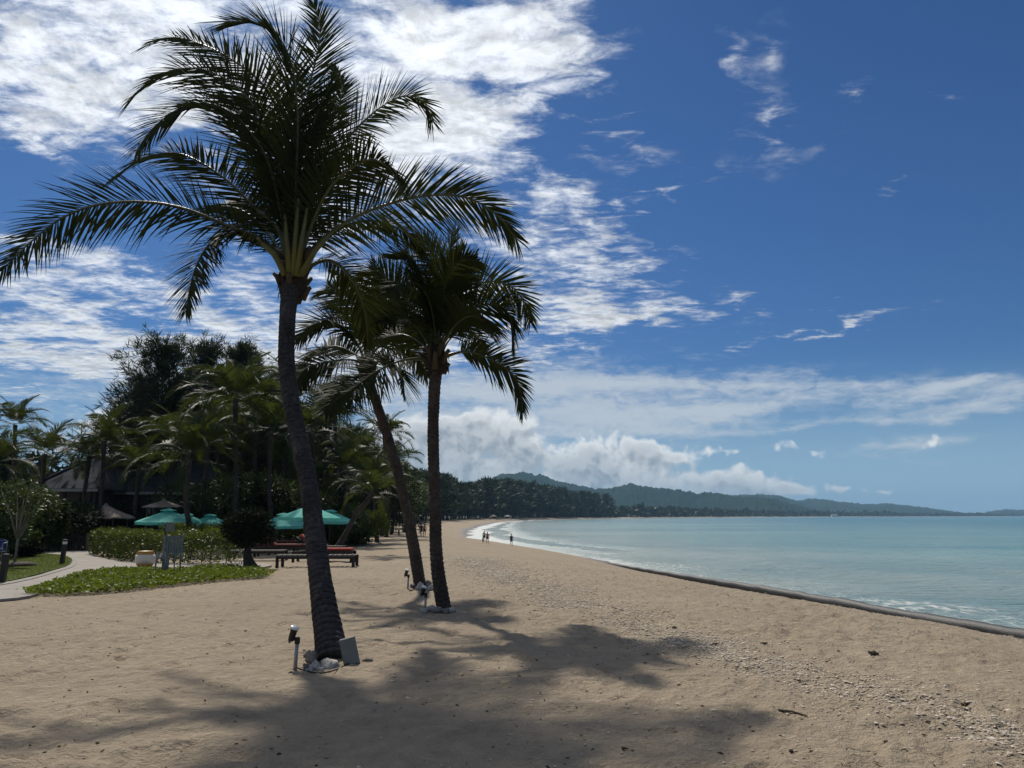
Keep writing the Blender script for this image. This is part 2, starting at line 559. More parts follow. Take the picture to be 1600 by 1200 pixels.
def relief(x, y, s):
    near = np.clip(1.4 - np.hypot(x, y) / 60, 0, 1) * np.clip(s / 3.0, 0, 1)
    r = 0.055 * fbm(x * 0.45, y * 0.45, 3, 3) + 0.036 * fbm(x * 1.6, y * 1.6, 3, 11) + 0.052 * fbm(x * 4.5, y * 4.5, 3, 23) * np.clip(0.55 + 1.8 * fbm(x * 0.35 + 7, y * 0.5, 2, 61), 0.08, 1.3)
    g = inpoly(x, y, GARDEN)
    return r * near * np.where(g, 0.1, 1.0) - np.where(g, 0.02, 0.0)


def surf(x, y):
    xa, ya = np.atleast_1d(np.asarray(x, float)), np.atleast_1d(np.asarray(y, float))
    s = inland(xa, ya)
    return ground(xa, ya, s) + relief(xa, ya, s)


def gh(u, v):
    """where the line of sight through picture position (u, v) meets the ground"""
    d = px_dir(u, v)
    k = np.geomspace(1.5, 3000, 3000)
    zz = ground(d.x * k, d.y * k)
    i = int(np.argmax(zz >= CAMH + d.z * k))
    k = np.linspace(k[max(i - 1, 0)] * 0.9, k[i] * 1.02, 1500)
    zz = surf(d.x * k, d.y * k)
    i = int(np.argmax(zz >= CAMH + d.z * k))
    return Vector((d.x * k[i], d.y * k[i], float(zz[i])))


def on(x, y):
    return Vector((x, y, float(surf(x, y)[0])))


# ------------------------------------------------------------------ sand
def sand_material():
    m, T = mat_new('sand')
    pos = T.n('ShaderNodeNewGeometry').outputs['Position']
    s = T.attr('inland')
    shell = T.attr('shell')
    n_big = T.noise(pos, 0.35, 4, 0.55)
    n_mid = T.noise(pos, 5.0, 5, 0.65)
    n_fine = T.noise(pos, 60.0, 4, 0.7)
    c = T.mix(T.mr(n_big, 0.3, 0.7), (0.350, 0.284, 0.200), (0.43, 0.352, 0.250))
    c = T.mix(T.mr(n_mid, 0.35, 0.72), c, (0.275, 0.222, 0.160))
    c = T.mix(T.m('MULTIPLY', T.mr(n_fine, 0.40, 0.72), 0.55), c, (0.23, 0.185, 0.138))
    # dark crumbs of leaf litter and pale shell chips
    v = T.voro(pos, 9.0)
    crumb = T.m('MULTIPLY', T.m('LESS_THAN', v, 0.10), T.m('GREATER_THAN', T.noise(pos, 0.8, 2), 0.5))
    c = T.mix(T.m('MULTIPLY', crumb, 0.7), c, (0.11, 0.08, 0.055))
    chip = T.m('MULTIPLY', T.m('LESS_THAN', T.voro(pos, 34.0), T.m('MULTIPLY', shell, 0.30)), T.mr(T.noise(pos, 3.0, 3), 0.35, 0.6))
    c = T.mix(T.m('MULTIPLY', chip, 0.8), c, (0.56, 0.50, 0.41))
    c = T.mix(T.m('MULTIPLY', shell, 0.18), c, (0.40, 0.345, 0.27))
    # wet sand along the water
    edge = T.m('ADD', s, T.m('MULTIPLY', T.m('SUBTRACT', T.noise(pos, 0.12, 4, 0.6), 0.5), 5.0))
    wet = T.mr(edge, 2.6, 0.6, 0.0, 1.0, True)
    c = T.mix(wet, c, (0.115, 0.085, 0.060))
    # earth and leaf litter under the trees
    veg = T.attr('earth')
    c = T.mix(veg, c, (0.055, 0.05, 0.03))
    rough = T.m('SUBTRACT', 0.95, T.m('MULTIPLY', wet, 0.55))
    h = T.m('ADD', T.m('MULTIPLY', n_fine, 0.35), T.m('ADD', T.m('MULTIPLY_ADD', T.noise(pos, 8.0, 5, 0.62), 2.6, T.m('MULTIPLY', T.noise(pos, 24.0, 5, 0.65), 1.1)), T.m('MULTIPLY', T.m('SUBTRACT', 1.0, T.voro(pos, 34.0)), T.m('MULTIPLY', shell, 0.8))))
    nrm = T.bump(h, T.m('SUBTRACT', 1.0, T.m('MULTIPLY', wet, 0.8)), 0.032)
    finish(T, principled(T, color=c, rough=rough, normal=nrm, spec=T.m('ADD', 0.15, T.m('MULTIPLY', wet, 0.35))).outputs[0])
    return m


GRAVEL = [(4.9, 3.0), (3.95, 5.6), (3.35, 7.5), (2.75, 9.2), (2.1, 11.5), (1.2, 15), (0.2, 20), (-1.5, 30), (-4, 42)]


def gravel_band(x, y):
    gx = np.interp(y, [p[1] for p in GRAVEL], [p[0] for p in GRAVEL])
    w = np.interp(y, [2, 8, 15, 30, 45], [0.55, 0.62, 0.8, 1.2, 1.5])
    wob = 0.5 * fbm(x * 0.7, y * 0.7, 3, 91)
    b = np.exp(-((x - gx + wob) / w) ** 2)
    return b * np.clip(1.0 + 1.6 * fbm(x * 1.3, y * 1.3, 3, 5), 0.0, 1.5)


def build_sand():
    a_f = np.radians(np.arange(-44, 44.01, 0.14))
    a_c = np.radians(np.arange(44, 316, 2.5))[1:]
    ang = np.concatenate([a_f, a_c])
    r = [0.35]
    while r[-1] < 11000:
        q = r[-1]
        r.append(q * (1.10 if q < 2.2 else 1.0085 if q < 30 else 1.02 if q < 120 else 1.05))
    r = np.array(r)
    A, R = np.meshgrid(ang, r)
    X, Y = R * np.sin(A), R * np.cos(A)
    s = inland(X, Y)
    Z = ground(X, Y, s)
    near = np.clip(1.4 - R / 60, 0, 1) * np.clip(s / 3.0, 0, 1)
    Z = Z + relief(X, Y, s)
    rough_ = np.zeros_like(Z)
    # old footprints: soft pits with a raised rim
    rng = np.random.default_rng(4)
    for _ in range(650):
        u = rng.random()
        px_, py_ = rng.uniform(-9, 7), rng.uniform(2.5, 26)
        th = rng.uniform(0, math.pi)
        m = (np.abs(X - px_) < 0.5) & (np.abs(Y - py_) < 0.5) & (np.abs(A) < 0.8)
        if not m.any():
            continue
        dx, dy = X[m] - px_, Y[m] - py_
        a_, b_ = dx * math.cos(th) + dy * math.sin(th), -dx * math.sin(th) + dy * math.cos(th)
        q = (a_ / 0.15) ** 2 + (b_ / 0.075) ** 2
        rough_[m] += -0.034 * np.exp(-q) + 0.014 * np.exp(-((np.sqrt(q) - 1.5) / 0.45) ** 2)
    g = gravel_band(X, Y)
    Z = Z + rough_ * near * (~inpoly(X, Y, GARDEN)) + 0.012 * g * np.clip(1.1 - R / 16, 0, 1) * (vnoise(X * 16, Y * 16, 77) + 0.3)
    # low cusps where the waves run up
    far = np.clip((R - 40) / 60, 0, 1) * np.clip(1 - np.abs(s - 4) / 8, 0, 1)
    Z = Z + far * 0.18 * np.sin(Y * 0.22 + 1.0)
    earth = np.clip((s - np.interp(Y, [40, 70, 110, 200, 300, 500], [31, 30, 24, 12, 12, 12])) / 3.0, 0, 1) * np.clip((Y - 45) / 15, 0, 1)
    earth = np.maximum(earth, np.clip((s - 48) / 6, 0, 1))
    earth = np.where(Y > 1500, np.clip(s / 60, 0, 1), earth)
    nr, na = X.shape
    i, j = np.meshgrid(np.arange(nr - 1), np.arange(na), indexing='ij')
    j2 = (j + 1) % na
    Fc = np.stack([i * na + j, (i + 1) * na + j, (i + 1) * na + j2, i * na + j2], -1).reshape(-1, 4)
    # fill the small hole under the camera
    V = np.stack([X, Y, Z], -1).reshape(-1, 3)
    cap = np.array([[k, (k + 1) % na, len(V)] for k in range(na)])
    V = np.vstack([V, [(0, 0, 0)]])
    app = lambda a, v: np.append(a.ravel(), v)
    me = mesh_np('sand_beach', V, [Fc, cap[:, [1, 0, 2]]], True,
                 {'inland': app(s, 12), 'shell': app(np.clip(g, 0, 1), 0), 'earth': app(earth, 0)})
    tag(obj('sand_beach', me, sand_material()), kind='structure')


build_sand()


# ------------------------------------------------------------------ sea
def water_material():
    m, T = mat_new('sea_water')
    pos = T.n('ShaderNodeNewGeometry').outputs['Position']
    s = T.m('MULTIPLY', T.attr('offshore'), 1.0)
    x, y, z = T.sep(pos)
    big = T.noise(T.v('MULTIPLY', pos, (0.010, 0.03, 1)), 1.0, 4, 0.6)
    patch = T.noise(T.v('MULTIPLY', pos, (0.05, 0.11, 1)), 1.0, 4, 0.6)
    dep = T.m('ADD', s, T.m('MULTIPLY', T.m('SUBTRACT', patch, 0.5), 26.0))
    c = T.mix(T.mr(dep, 2.0, 45.0, 0, 1, True), (0.32, 0.355, 0.29), (0.195, 0.312, 0.275))
    c = T.mix(T.mr(dep, 40.0, 260.0, 0, 1, True), c, (0.066, 0.168, 0.163))
    c = T.mix(T.mr(big, 0.40, 0.62, 0.0, 0.6), c, (0.055, 0.155, 0.160))
    # foam
    fn = T.noise(T.v('MULTIPLY', pos, (0.9, 0.55, 1)), 1.0, 6, 0.68, 0.7)
    lace = T.voro(T.v('ADD', T.v('MULTIPLY', pos, (1.5, 0.8, 1)), T.v('SCALE', T.noise(pos, 1.2, 3, 0.6, color=True), 0.9)), 1.0, 'DISTANCE_TO_EDGE')
    edge = T.mr(T.m('ADD', s, T.m('MULTIPLY', T.m('SUBTRACT', fn, 0.5), 5.0)), 0.2, 2.6, 1.0, 0.0, True)
    edge = T.m('MULTIPLY', edge, T.mr(T.noise(T.v('MULTIPLY', pos, (0.25, 0.08, 1)), 1.0, 4, 0.6), 0.35, 0.62, 0.25, 1.0))
    lines = T.m('SINE', T.m('MULTIPLY', T.m('ADD', s, T.m('MULTIPLY', T.noise(T.v('MULTIPLY', pos, (0.03, 0.02, 1)), 1.0, 3), 16.0)), 0.75))
    surf_zone = T.m('MULTIPLY', T.mr(s, 14.0, 3.0, 0.0, 0.9, True), T.mr(y, 70.0, 110.0))
    surf = T.m('MULTIPLY', surf_zone, T.mr(T.m('ADD', T.m('MULTIPLY', lines, 0.55), T.m('MULTIPLY', fn, 1.3)), 0.45, 0.85, 0.0, 1.0, True))
    webz = T.m('MULTIPLY', T.mr(s, 9.0, 2.0, 0.0, 1.0, True), T.mr(lace, 0.10, 0.02, 0.0, 0.5))
    webz = T.m('MULTIPLY', webz, T.mr(patch, 0.42, 0.62))
    burst = T.attr('burst')
    web2 = T.m('MULTIPLY', burst, T.m('MULTIPLY', T.mr(lace, 0.16, 0.03, 0.0, 1.0), T.mr(fn, 0.45, 0.62)))
    foam = T.m('MAXIMUM', T.m('MAXIMUM', edge, surf), T.m('MAXIMUM', webz, web2))
    foam = T.m('MINIMUM', foam, 1.0)
    c = T.mix(T.m('MULTIPLY', foam, 0.85), c, (0.66, 0.68, 0.67))
    # ripples
    w1 = T.noise(T.v('MULTIPLY', pos, (1.0, 2.1, 1)), 0.55, 5, 0.6, 0.6)
    w2 = T.noise(T.v('MULTIPLY', pos, (1.0, 1.7, 1)), 3.2, 4, 0.6, 0.3)
    h = T.m('ADD', T.m('MULTIPLY', w1, 0.50), T.m('MULTIPLY', w2, 0.075))
    h = T.m('ADD', h, T.m('MULTIPLY', foam, 0.05))
    nrm = T.bump(h, 0.9, 1.0)
    p = principled(T, color=c, rough=T.m('ADD', 0.16, T.m('MULTIPLY', foam, 0.6)), ior=1.33, normal=nrm, spec=0.5)
    finish(T, p.outputs[0])
    return m


def build_sea():
    ang = np.radians(np.concatenate([np.arange(-14, 44.01, 0.22), np.arange(44, 112, 2.0)[1:]]))
    r = [9.0]
    while r[-1] < 11500:
        q = r[-1]
        r.append(q * (1.008 if q < 160 else 1.05))
    r = np.array(r)
    A, R = np.meshgrid(ang, r)
    X, Y = R * np.sin(A), R * np.cos(A)
    s = -inland(X, Y)
    amp = np.clip(1.3 - R / 170, 0, 1)
    ph = s + 5 * fbm(X * 0.05, Y * 0.05, 3, 41)
    Z = SEA + amp * (0.05 * np.sin(ph * 0.62) * np.clip(s / 6, 0, 1) + 0.05 * fbm(X * 0.5, Y * 0.9, 3, 51))
    # a low wave folding over a few metres out, and the spent surf round the cusps
    b1 = np.exp(-((X - 15.8) / 2.2) ** 2 - ((Y - 30.5) / 2.6) ** 2)
    b2 = np.exp(-((s - 2.5) / 2.0) ** 2) * np.clip(1.4 - R / 40, 0, 1)
    Z += 0.10 * b1 + 0.05 * b2
    keep = s > -14
    nr, na = X.shape
    i, j = np.meshgrid(np.arange(nr - 1), np.arange(na - 1), indexing='ij')
    Fc = np.stack([i * na + j, (i + 1) * na + j, (i + 1) * na + j + 1, i * na + j + 1], -1).reshape(-1, 4)
    kf = keep.ravel()[Fc].any(axis=1)
    me = mesh_np('sea', np.stack([X, Y, Z], -1), Fc[kf], True, {'offshore': s, 'burst': np.clip(b1 * 1.4 + b2 * 0.9, 0, 1)})
    tag(obj('sea', me, water_material()), kind='structure')


build_sea()


# ------------------------------------------------------------------ hills
def hill_material():
    m, T = mat_new('forested_hill')
    pos = T.n('ShaderNodeNewGeometry').outputs['Position']
    a = T.noise(pos, 0.006, 4, 0.6)
    b = T.noise(pos, 0.05, 5, 0.7)
    c = T.mix(T.mr(a, 0.35, 0.65), (0.014, 0.032, 0.017), (0.034, 0.055, 0.026))
    c = T.mix(T.mr(b, 0.35, 0.7, 0, 0.8), c, (0.014, 0.028, 0.012))
    finish(T, principled(T, color=c, rough=1.0, spec=0.0, normal=T.bump(b, 1.0, 12.0)).outputs[0])
    return m


def build_hills():
    hm = hill_material()
    ridges = [
        (2600, 480, [(560, 806), (600, 780), (625, 760), (648, 744), (663, 740), (680, 748), (705, 757), (730, 768), (760, 772), (800, 785), (850, 806)], 1),
        (3300, 700, [(620, 806), (660, 790), (700, 768), (740, 760), (775, 751), (800, 746), (820, 744), (845, 747), (870, 753), (900, 760), (930, 766), (960, 765), (985, 762), (1010, 764), (1035, 767), (1060, 769), (1090, 774), (1110, 772),
                      (1130, 773), (1150, 777), (1180, 777), (1205, 780), (1230, 787), (1260, 795), (1300, 803), (1330, 806)], 2),
        (4700, 800, [(1000, 806), (1060, 790), (1110, 778), (1160, 774), (1190, 775), (1215, 776), (1240, 782), (1280, 792), (1330, 806)], 3),
        (5200, 700, [(1160, 806), (1205, 793), (1235, 785), (1262, 780), (1285, 781), (1310, 785), (1345, 788), (1365, 789), (1385, 787), (1410, 790), (1440, 793), (1475, 798), (1510, 803), (1545, 806)], 4),
        (5600, 260, [(1505, 806), (1530, 803), (1552, 799), (1570, 796.5), (1590, 797.5), (1610, 796), (1640, 794), (1690, 791), (1740, 796), (1800, 806)], 5),
    ]
    for D, depth, prof, sd in ridges:
        us = np.arange(prof[0][0], prof[-1][0] + 0.1, 1.0 if D > 4000 else 1.1)
        vs = np.interp(us, [p[0] for p in prof], [p[1] for p in prof])
        k = np.hanning(7); k /= k.sum()
        vs = np.convolve(np.pad(vs, 3, 'edge'), k, 'valid')
        top = np.array([tuple(pt(u, v, D)) for u, v in zip(us, vs)])
        hgt = np.maximum(top[:, 2] - SEA, 0)
        rows, m = [], 34
        for q in np.linspace(-1, 1, m):
            Y = D + q * depth * (0.75 + 0.5 * (hgt / (hgt.max() + 1e-6)))
            X = top[:, 0] * Y / D
            f = np.cos(q * math.pi / 2) ** 0.9 if abs(q) < 1 else 0.0
            zz = SEA + hgt * f
            spur = fbm(X / (depth * 0.35), Y / (depth * 0.5), 4, sd * 7) * 0.35
            zz = zz + hgt * spur * math.sin(math.pi * min(1, abs(q))) * f
            canopy = (13.0 * fbm(X / 15.0, Y / 40.0, 3, sd + 40, 0.65) + 3 * fbm(X / 70.0, Y / 90.0, 2, sd + 60)) * np.clip(hgt / 25, 0.15, 1) * (f > 0)
            rows.append(np.stack([X, Y, zz + canopy - (1.0 if abs(q) > 0.99 else 0)], 1))
        V = np.concatenate(rows)
        n = len(us)
        i, j = np.meshgrid(np.arange(m - 1), np.arange(n - 1), indexing='ij')
        Fc = np.stack([i * n + j, i * n + j + 1, (i + 1) * n + j + 1, (i + 1) * n + j], -1).reshape(-1, 4)
        tag(obj('forested_hill', mesh_np('forested_hill', V, Fc, True), hm), kind='structure')


build_hills()

# ------------------------------------------------------------------ the air: far things fade to blue
hz = MB()
hz.box((2500, 3500, 115), (17000, 14500, 245))
hm_, HT = mat_new('haze')
vol = HT.n('ShaderNodeVolumePrincipled')
vol.inputs['Color'].default_value = (0.42, 0.72, 1.0, 1)
vol.inputs['Density'].default_value = 0.00011
vol.inputs['Anisotropy'].default_value = 0.0
_o = HT.n('ShaderNodeOutputMaterial')
HT.t.links.new(vol.outputs[0], _o.inputs['Volume'])
tag(hz.build('haze', hm_), kind='stuff')

# ------------------------------------------------------------------ palms
M_frond = leaf_mat('palm_frond', (0.014, 0.022, 0.008), (0.034, 0.046, 0.014), 0.15, 0.7, 0.08, (0.10, 0.11, 0.02))
M_frond_far = leaf_mat('palm_frond_far', (0.013, 0.025, 0.007), (0.040, 0.060, 0.014), 0.26, 0.55, 0.15, (0.12, 0.145, 0.02))  # slightly greener leaf colour for the garden palms
M_frond_dry = leaf_mat('palm_frond_dry', (0.10, 0.065, 0.03), (0.20, 0.14, 0.07), 0.2, 0.7, 0.2)
M_midrib = plain('palm_midrib', (0.065, 0.068, 0.022), 0.45, var=0.25, scale=3)
M_fibre = plain('palm_fibre', (0.036, 0.024, 0.016), 0.9, var=0.5, scale=14, bump=0.03, bscale=60)
M_petiole = plain('palm_petiole', (0.095, 0.095, 0.024), 0.45, var=0.25, scale=3)
M_stub = plain('palm_leaf_base', (0.062, 0.043, 0.020), 0.7, var=0.4, scale=6, bump=0.01)


def trunk_material(name, c0, c1, ring=16.0):
    m, T = mat_new(name)
    pos = T.n('ShaderNodeTexCoord').outputs['Object']
    n1 = T.noise(pos, 2.0, 4, 0.6)
    n2 = T.noise(T.v('MULTIPLY', pos, (14, 14, 40)), 1.0, 5, 0.65)
    n3 = T.noise(T.v('MULTIPLY', pos, (30, 30, 5)), 1.0, 4, 0.6)
    c = T.mix(T.mr(n1, 0.3, 0.7), c0, c1)
    c = T.mix(T.mr(n2, 0.42, 0.7, 0, 0.75), c, tuple(k * 0.35 for k in c0))
    c = T.mix(T.mr(n3, 0.55, 0.75, 0, 0.45), c, tuple(min(1, k * 1.9) for k in c1))
    n4 = T.noise(T.v('MULTIPLY', pos, (5, 5, 3.2)), 1.0, 5, 0.7)
    c = T.mix(T.mr(n4, 0.56, 0.68, 0, 0.45), c, (0.14, 0.135, 0.125))
    c = T.mix(T.mr(T.noise(T.v('MULTIPLY', pos, (2, 2, 1.2)), 1.0, 4, 0.7), 0.58, 0.7, 0, 0.7), c, tuple(k * 0.3 for k in c0))
    h = T.m('ADD', n2, T.m('MULTIPLY', n3, 0.6))
    finish(T, principled(T, color=c, rough=0.9, spec=0.15, normal=T.bump(h, 1.0, 0.02)).outputs[0])
    return m


M_trunk = trunk_material('palm_trunk', (0.036, 0.033, 0.034), (0.078, 0.072, 0.070))
M_trunk_b = trunk_material('palm_trunk_brown', (0.050, 0.041, 0.035), (0.095, 0.078, 0.064))


def frond_geo(ctrl, n=70, K=4, leaf=0.8, w=0.034, roll=0.0, lift=0.25, g=0.9, seed=0, pet=0.17, rib=0.03, side=None, loc=(0, 0, 0), ragged=0.12):
    """a feather leaf: (blade mesh data, midrib mesh data); control points in metres"""
    rng = np.random.default_rng(seed)
    C = catmull(ctrl, 90) - np.asarray(loc)
    L = np.concatenate([[0], np.cumsum(np.linalg.norm(np.diff(C, axis=0), axis=1))]); L /= L[-1]
    TT = np.gradient(C, axis=0); TT /= np.linalg.norm(TT, axis=1)[:, None]
    t = pet + (1 - pet) * (np.arange(n) + 0.5) / n
    t = np.clip(t + rng.normal(0, 0.25 / n, n), pet, 0.999)
    t.sort()
    at = lambda A: np.stack([np.interp(t, L, A[:, k]) for k in range(3)], 1)
    Pc, Tc = at(C), at(TT)
    Tc /= np.linalg.norm(Tc, axis=1)[:, None]
    if side is None:
        out = C[-1] - C[0]; out[2] = 0
        if np.linalg.norm(out) < 0.15:
            out = np.array([math.cos(seed), math.sin(seed), 0])
        side = np.cross(out, (0, 0, 1.0))
    side = np.asarray(side, float); side /= np.linalg.norm(side)
    s = side - (Tc @ side)[:, None] * Tc
    s /= np.linalg.norm(s, axis=1)[:, None]
    nm = np.cross(s, Tc)
    rl = np.radians(roll) * np.clip(0.7 + 0.5 * t, 0, 1)
    s2 = s * np.cos(rl)[:, None] + nm * np.sin(rl)[:, None]
    nm2 = np.cross(s2, Tc)
    u = (t - pet) / (1 - pet)
    prof = np.minimum(0.45 + u * 2.6, 1.0) * np.clip(1.06 - 0.72 * u ** 2.2, 0.3, 1)
    V, Fq = [], []
    edge_idx = []
    hw = np.interp(u, [0, 1], [rib * 0.55, rib * 0.12])
    nv = 0
    for sg in (1, -1):
        al = np.radians(np.interp(u, [0, 0.5, 1], [74, 52, 20]) + rng.normal(0, 6, n))
        lf = lift + rng.normal(0, 0.10, n)
        upw = np.clip(sg * s2[:, 2], -1, 1)            # leaflets on the upper side are shorter and swept towards the tip
        al = al * (1 - 0.22 * np.maximum(upw, 0))
        d = Tc * np.cos(al)[:, None] + np.sin(al)[:, None] * (sg * s2 * np.cos(lf)[:, None] + nm2 * np.sin(lf)[:, None])
        ln = leaf * (1 - 0.12 * upw) * prof * rng.uniform(1 - ragged, 1 + ragged, n)
        broken = rng.random(n) < 0.08
        ln = np.where(broken, ln * rng.uniform(0.4, 0.7, n), ln)
        gg = g * rng.uniform(0.6, 1.4, n)
        p = Pc + sg * s2 * hw[:, None]
        st = []
        wk = [0.55, 1.0, 0.95, 0.7, 0.42, 0.06] if K == 5 else ([0.6, 1.0, 0.9, 0.55, 0.06] if K == 4 else ([0.65, 1.0, 0.7, 0.08] if K == 3 else [0.8, 1.0, 0.1]))
        for k in range(K + 1):
            wd = Tc - np.sum(Tc * d, 1)[:, None] * d
            wd /= np.linalg.norm(wd, axis=1)[:, None] + 1e-9
            # the blade hangs a little on edge
            wv = wd * 0.9 + np.cross(d, wd) * (0.35 * sg)
            hwid = (w * wk[k] / 2) * np.clip(0.7 + 0.5 * prof, 0, 1.1)
            st.append(np.stack([p - wv * hwid[:, None], p + wv * hwid[:, None]], 1))
            p = p + d * (ln / K)[:, None]
            d = d + np.array([0, 0, -1.0]) * (gg / K * (0.35 + 0.9 * k / K))[:, None]
            d /= np.linalg.norm(d, axis=1)[:, None]
        S = np.stack(st, 1)                       # n, K+1, 2, 3
        idx = nv + np.arange(n * (K + 1) * 2).reshape(n, K + 1, 2)
        V.append(S.reshape(-1, 3)); nv += n * (K + 1) * 2
        a, b = idx[:, :-1, :], idx[:, 1:, :]
        q = np.stack([a[..., 0], a[..., 1], b[..., 1], b[..., 0]], -1).reshape(-1, 4)
        Fq.append(q if sg > 0 else q[:, ::-1])
        edge_idx.append(idx[:, 0, :])
    eL, eR = edge_idx
    Fq.append(np.stack([eL[:, 0], eL[:, 1], eR[:, 1], eR[:, 0]], -1))
    Fq.append(np.stack([eL[:-1, 1], eL[1:, 0], eR[1:, 0], eR[:-1, 1]], -1))
    mb = MB()
    q = np.linspace(0, len(C) - 1, 26).astype(int)
    rr = np.interp(L[q], [0, 0.04, 0.2, 1.0], [rib * 1.9, rib * 1.5, rib * 0.8, rib * 0.12])
    mb.tube(C[q] - np.array([0, 0, 0.25 * rib]), rr, 6)
    return (np.concatenate(V), np.concatenate(Fq)), mb


def add_frond(parent, ctrl, loc, seed, mat=None, **kw):
    (V, Fq), mb = frond_geo(ctrl, seed=seed, loc=loc, **kw)
    fr = obj('frond', mesh_np('frond', V, Fq), mat or M_frond, parent)
    mb.build('midrib', M_midrib, fr, True)
    return fr


def palm_trunk(parent, path, radii, mat, loc, ring=0.085, n=24, seed=0, name='trunk'):
    rng = np.random.default_rng(seed)
    P = catmull(path, 60) - np.asarray(loc)
    L = np.concatenate([[0], np.cumsum(np.linalg.norm(np.diff(P, axis=0), axis=1))])
    tot = L[-1]
    st, jit, pos = [], [], 0.0
    while pos < tot:
        h = ring * rng.uniform(0.7, 1.35)
        k = rng.uniform(0.6, 1.3)
        for f, a in ((0.0, -0.040), (0.10, 0.030), (0.75, 0.010), (0.93, -0.045)):
            if pos + h * f < tot:
                st.append(pos + h * f); jit.append(1 + a * k * 1.3)
        pos += h
    st, jit = np.array(st), np.array(jit)
    Q = np.stack([np.interp(st, L, P[:, k]) for k in range(3)], 1)
    r = np.interp(st / tot, np.linspace(0, 1, len(radii)), radii)
    mb = MB()
    # uneven, slightly lobed section
    mb.tube(Q, r, n, True, None)
    V = np.concatenate(mb.V)
    m = len(Q)
    C = np.repeat(Q, n, axis=0)
    ang = np.tile(np.linspace(0, 2 * math.pi, n, endpoint=False), m)
    h = np.repeat(st, n)
    lob = 1 + 0.10 * fbm(np.cos(ang) * 1.1 + 5 + seed, np.sin(ang) * 1.1 + h * 0.9, 3, seed) + 0.07 * fbm(np.cos(ang) * 3 + 9, h * 5 + np.sin(ang) * 3, 2, seed + 5)
    jj = np.repeat(jit, n) + 0.02 * vnoise(np.cos(ang) * 4 + 30, h * 30 + np.sin(ang) * 4, seed + 9)
    V = C + (V - C) * (lob * jj)[:, None]
    mb.V = [V]
    return mb.build(name, mat, parent, True)


def crown_base(parent, c, r, h, loc, seed=0, nst=12):
    """fibre sheath with stubs of cut leaf bases round it"""
    rng = np.random.default_rng(seed)
    c = np.asarray(c) - np.asarray(loc)
    mb = MB()
    zs = np.linspace(-0.15, h, 14)
    prof = np.interp(zs / h, [-0.3, 0.0, 0.25, 0.6, 1.0], [0.62, 1.0, 1.18, 0.9, 0.45]) * r
    mb.tube([c + np.array([0, 0, z]) for z in zs], prof, 18, True)
    V = mb.V[0]
    C = np.repeat(np.array([c + np.array([0, 0, z]) for z in zs]), 18, axis=0)
    ang = np.tile(np.linspace(0, 2 * math.pi, 18, endpoint=False), len(zs))
    k = 1 + 0.5 * fbm(np.cos(ang) * 2.2 + seed, np.repeat(zs, 18) * 6 + np.sin(ang) * 2.2, 3, seed)
    mb.V = [C + (V - C) * k[:, None]]
    # loose rags of fibre
    for i in range(26):
        a, z = rng.uniform(0, 6.283), rng.uniform(-0.12, h * 0.6)
        o = np.array([math.cos(a), math.sin(a), 0])
        p0 = c + o * r * 1.0 + np.array([0, 0, z])
        L = rng.uniform(0.06, 0.2) * r / 0.25
        mb.tube([p0 - o * 0.05, p0 + o * L * 0.4, p0 + o * L * 0.55 - np.array([0, 0, L])], [0.016, 0.014, 0.004], 4)
    mb.build('fibre_sheath', M_fibre, parent, True)
    for i in range(nst):
        a = i * 2.399 + rng.uniform(-0.2, 0.2)
        z = -0.02 + h * 0.75 * i / nst
        o = np.array([math.cos(a), math.sin(a), 0])
        b = MB()
        p = c + o * r * 0.80 + np.array([0, 0, z])
        ln = rng.uniform(0.16, 0.30) * r / 0.22
        e = p + (o * 0.75 + np.array([0, 0, 0.8])) * ln
        b.tube([p - np.array([0, 0, 0.08]), p * 0.4 + e * 0.6, e], [0.065 * r / 0.2, 0.05 * r / 0.2, 0.038 * r / 0.2], 6)
        b.build('leaf_base', M_stub, parent, True)


def px_curve(pts, y0, y1, pw=1.0):
    n = len(pts)
    return [pt(u, v, y0 + (y1 - y0) * (i / (n - 1)) ** pw) for i, (u, v) in enumerate(pts)]


def gen_curve(base, az, L, e0, e1, n=8, bend=1.3, sway=0.0):
    """an arching leaf axis from base: elevation falls from e0 to e1 degrees"""
    P = [np.array(base, float)]
    for i in range(n):
        f = (i + 0.5) / n
        e = math.radians(e0 + (e1 - e0) * f ** bend)
        a = az + sway * f
        P.append(P[-1] + (L / n) * np.array([math.sin(a) * math.cos(e), math.cos(a) * math.cos(e), math.sin(e)]))
    return P


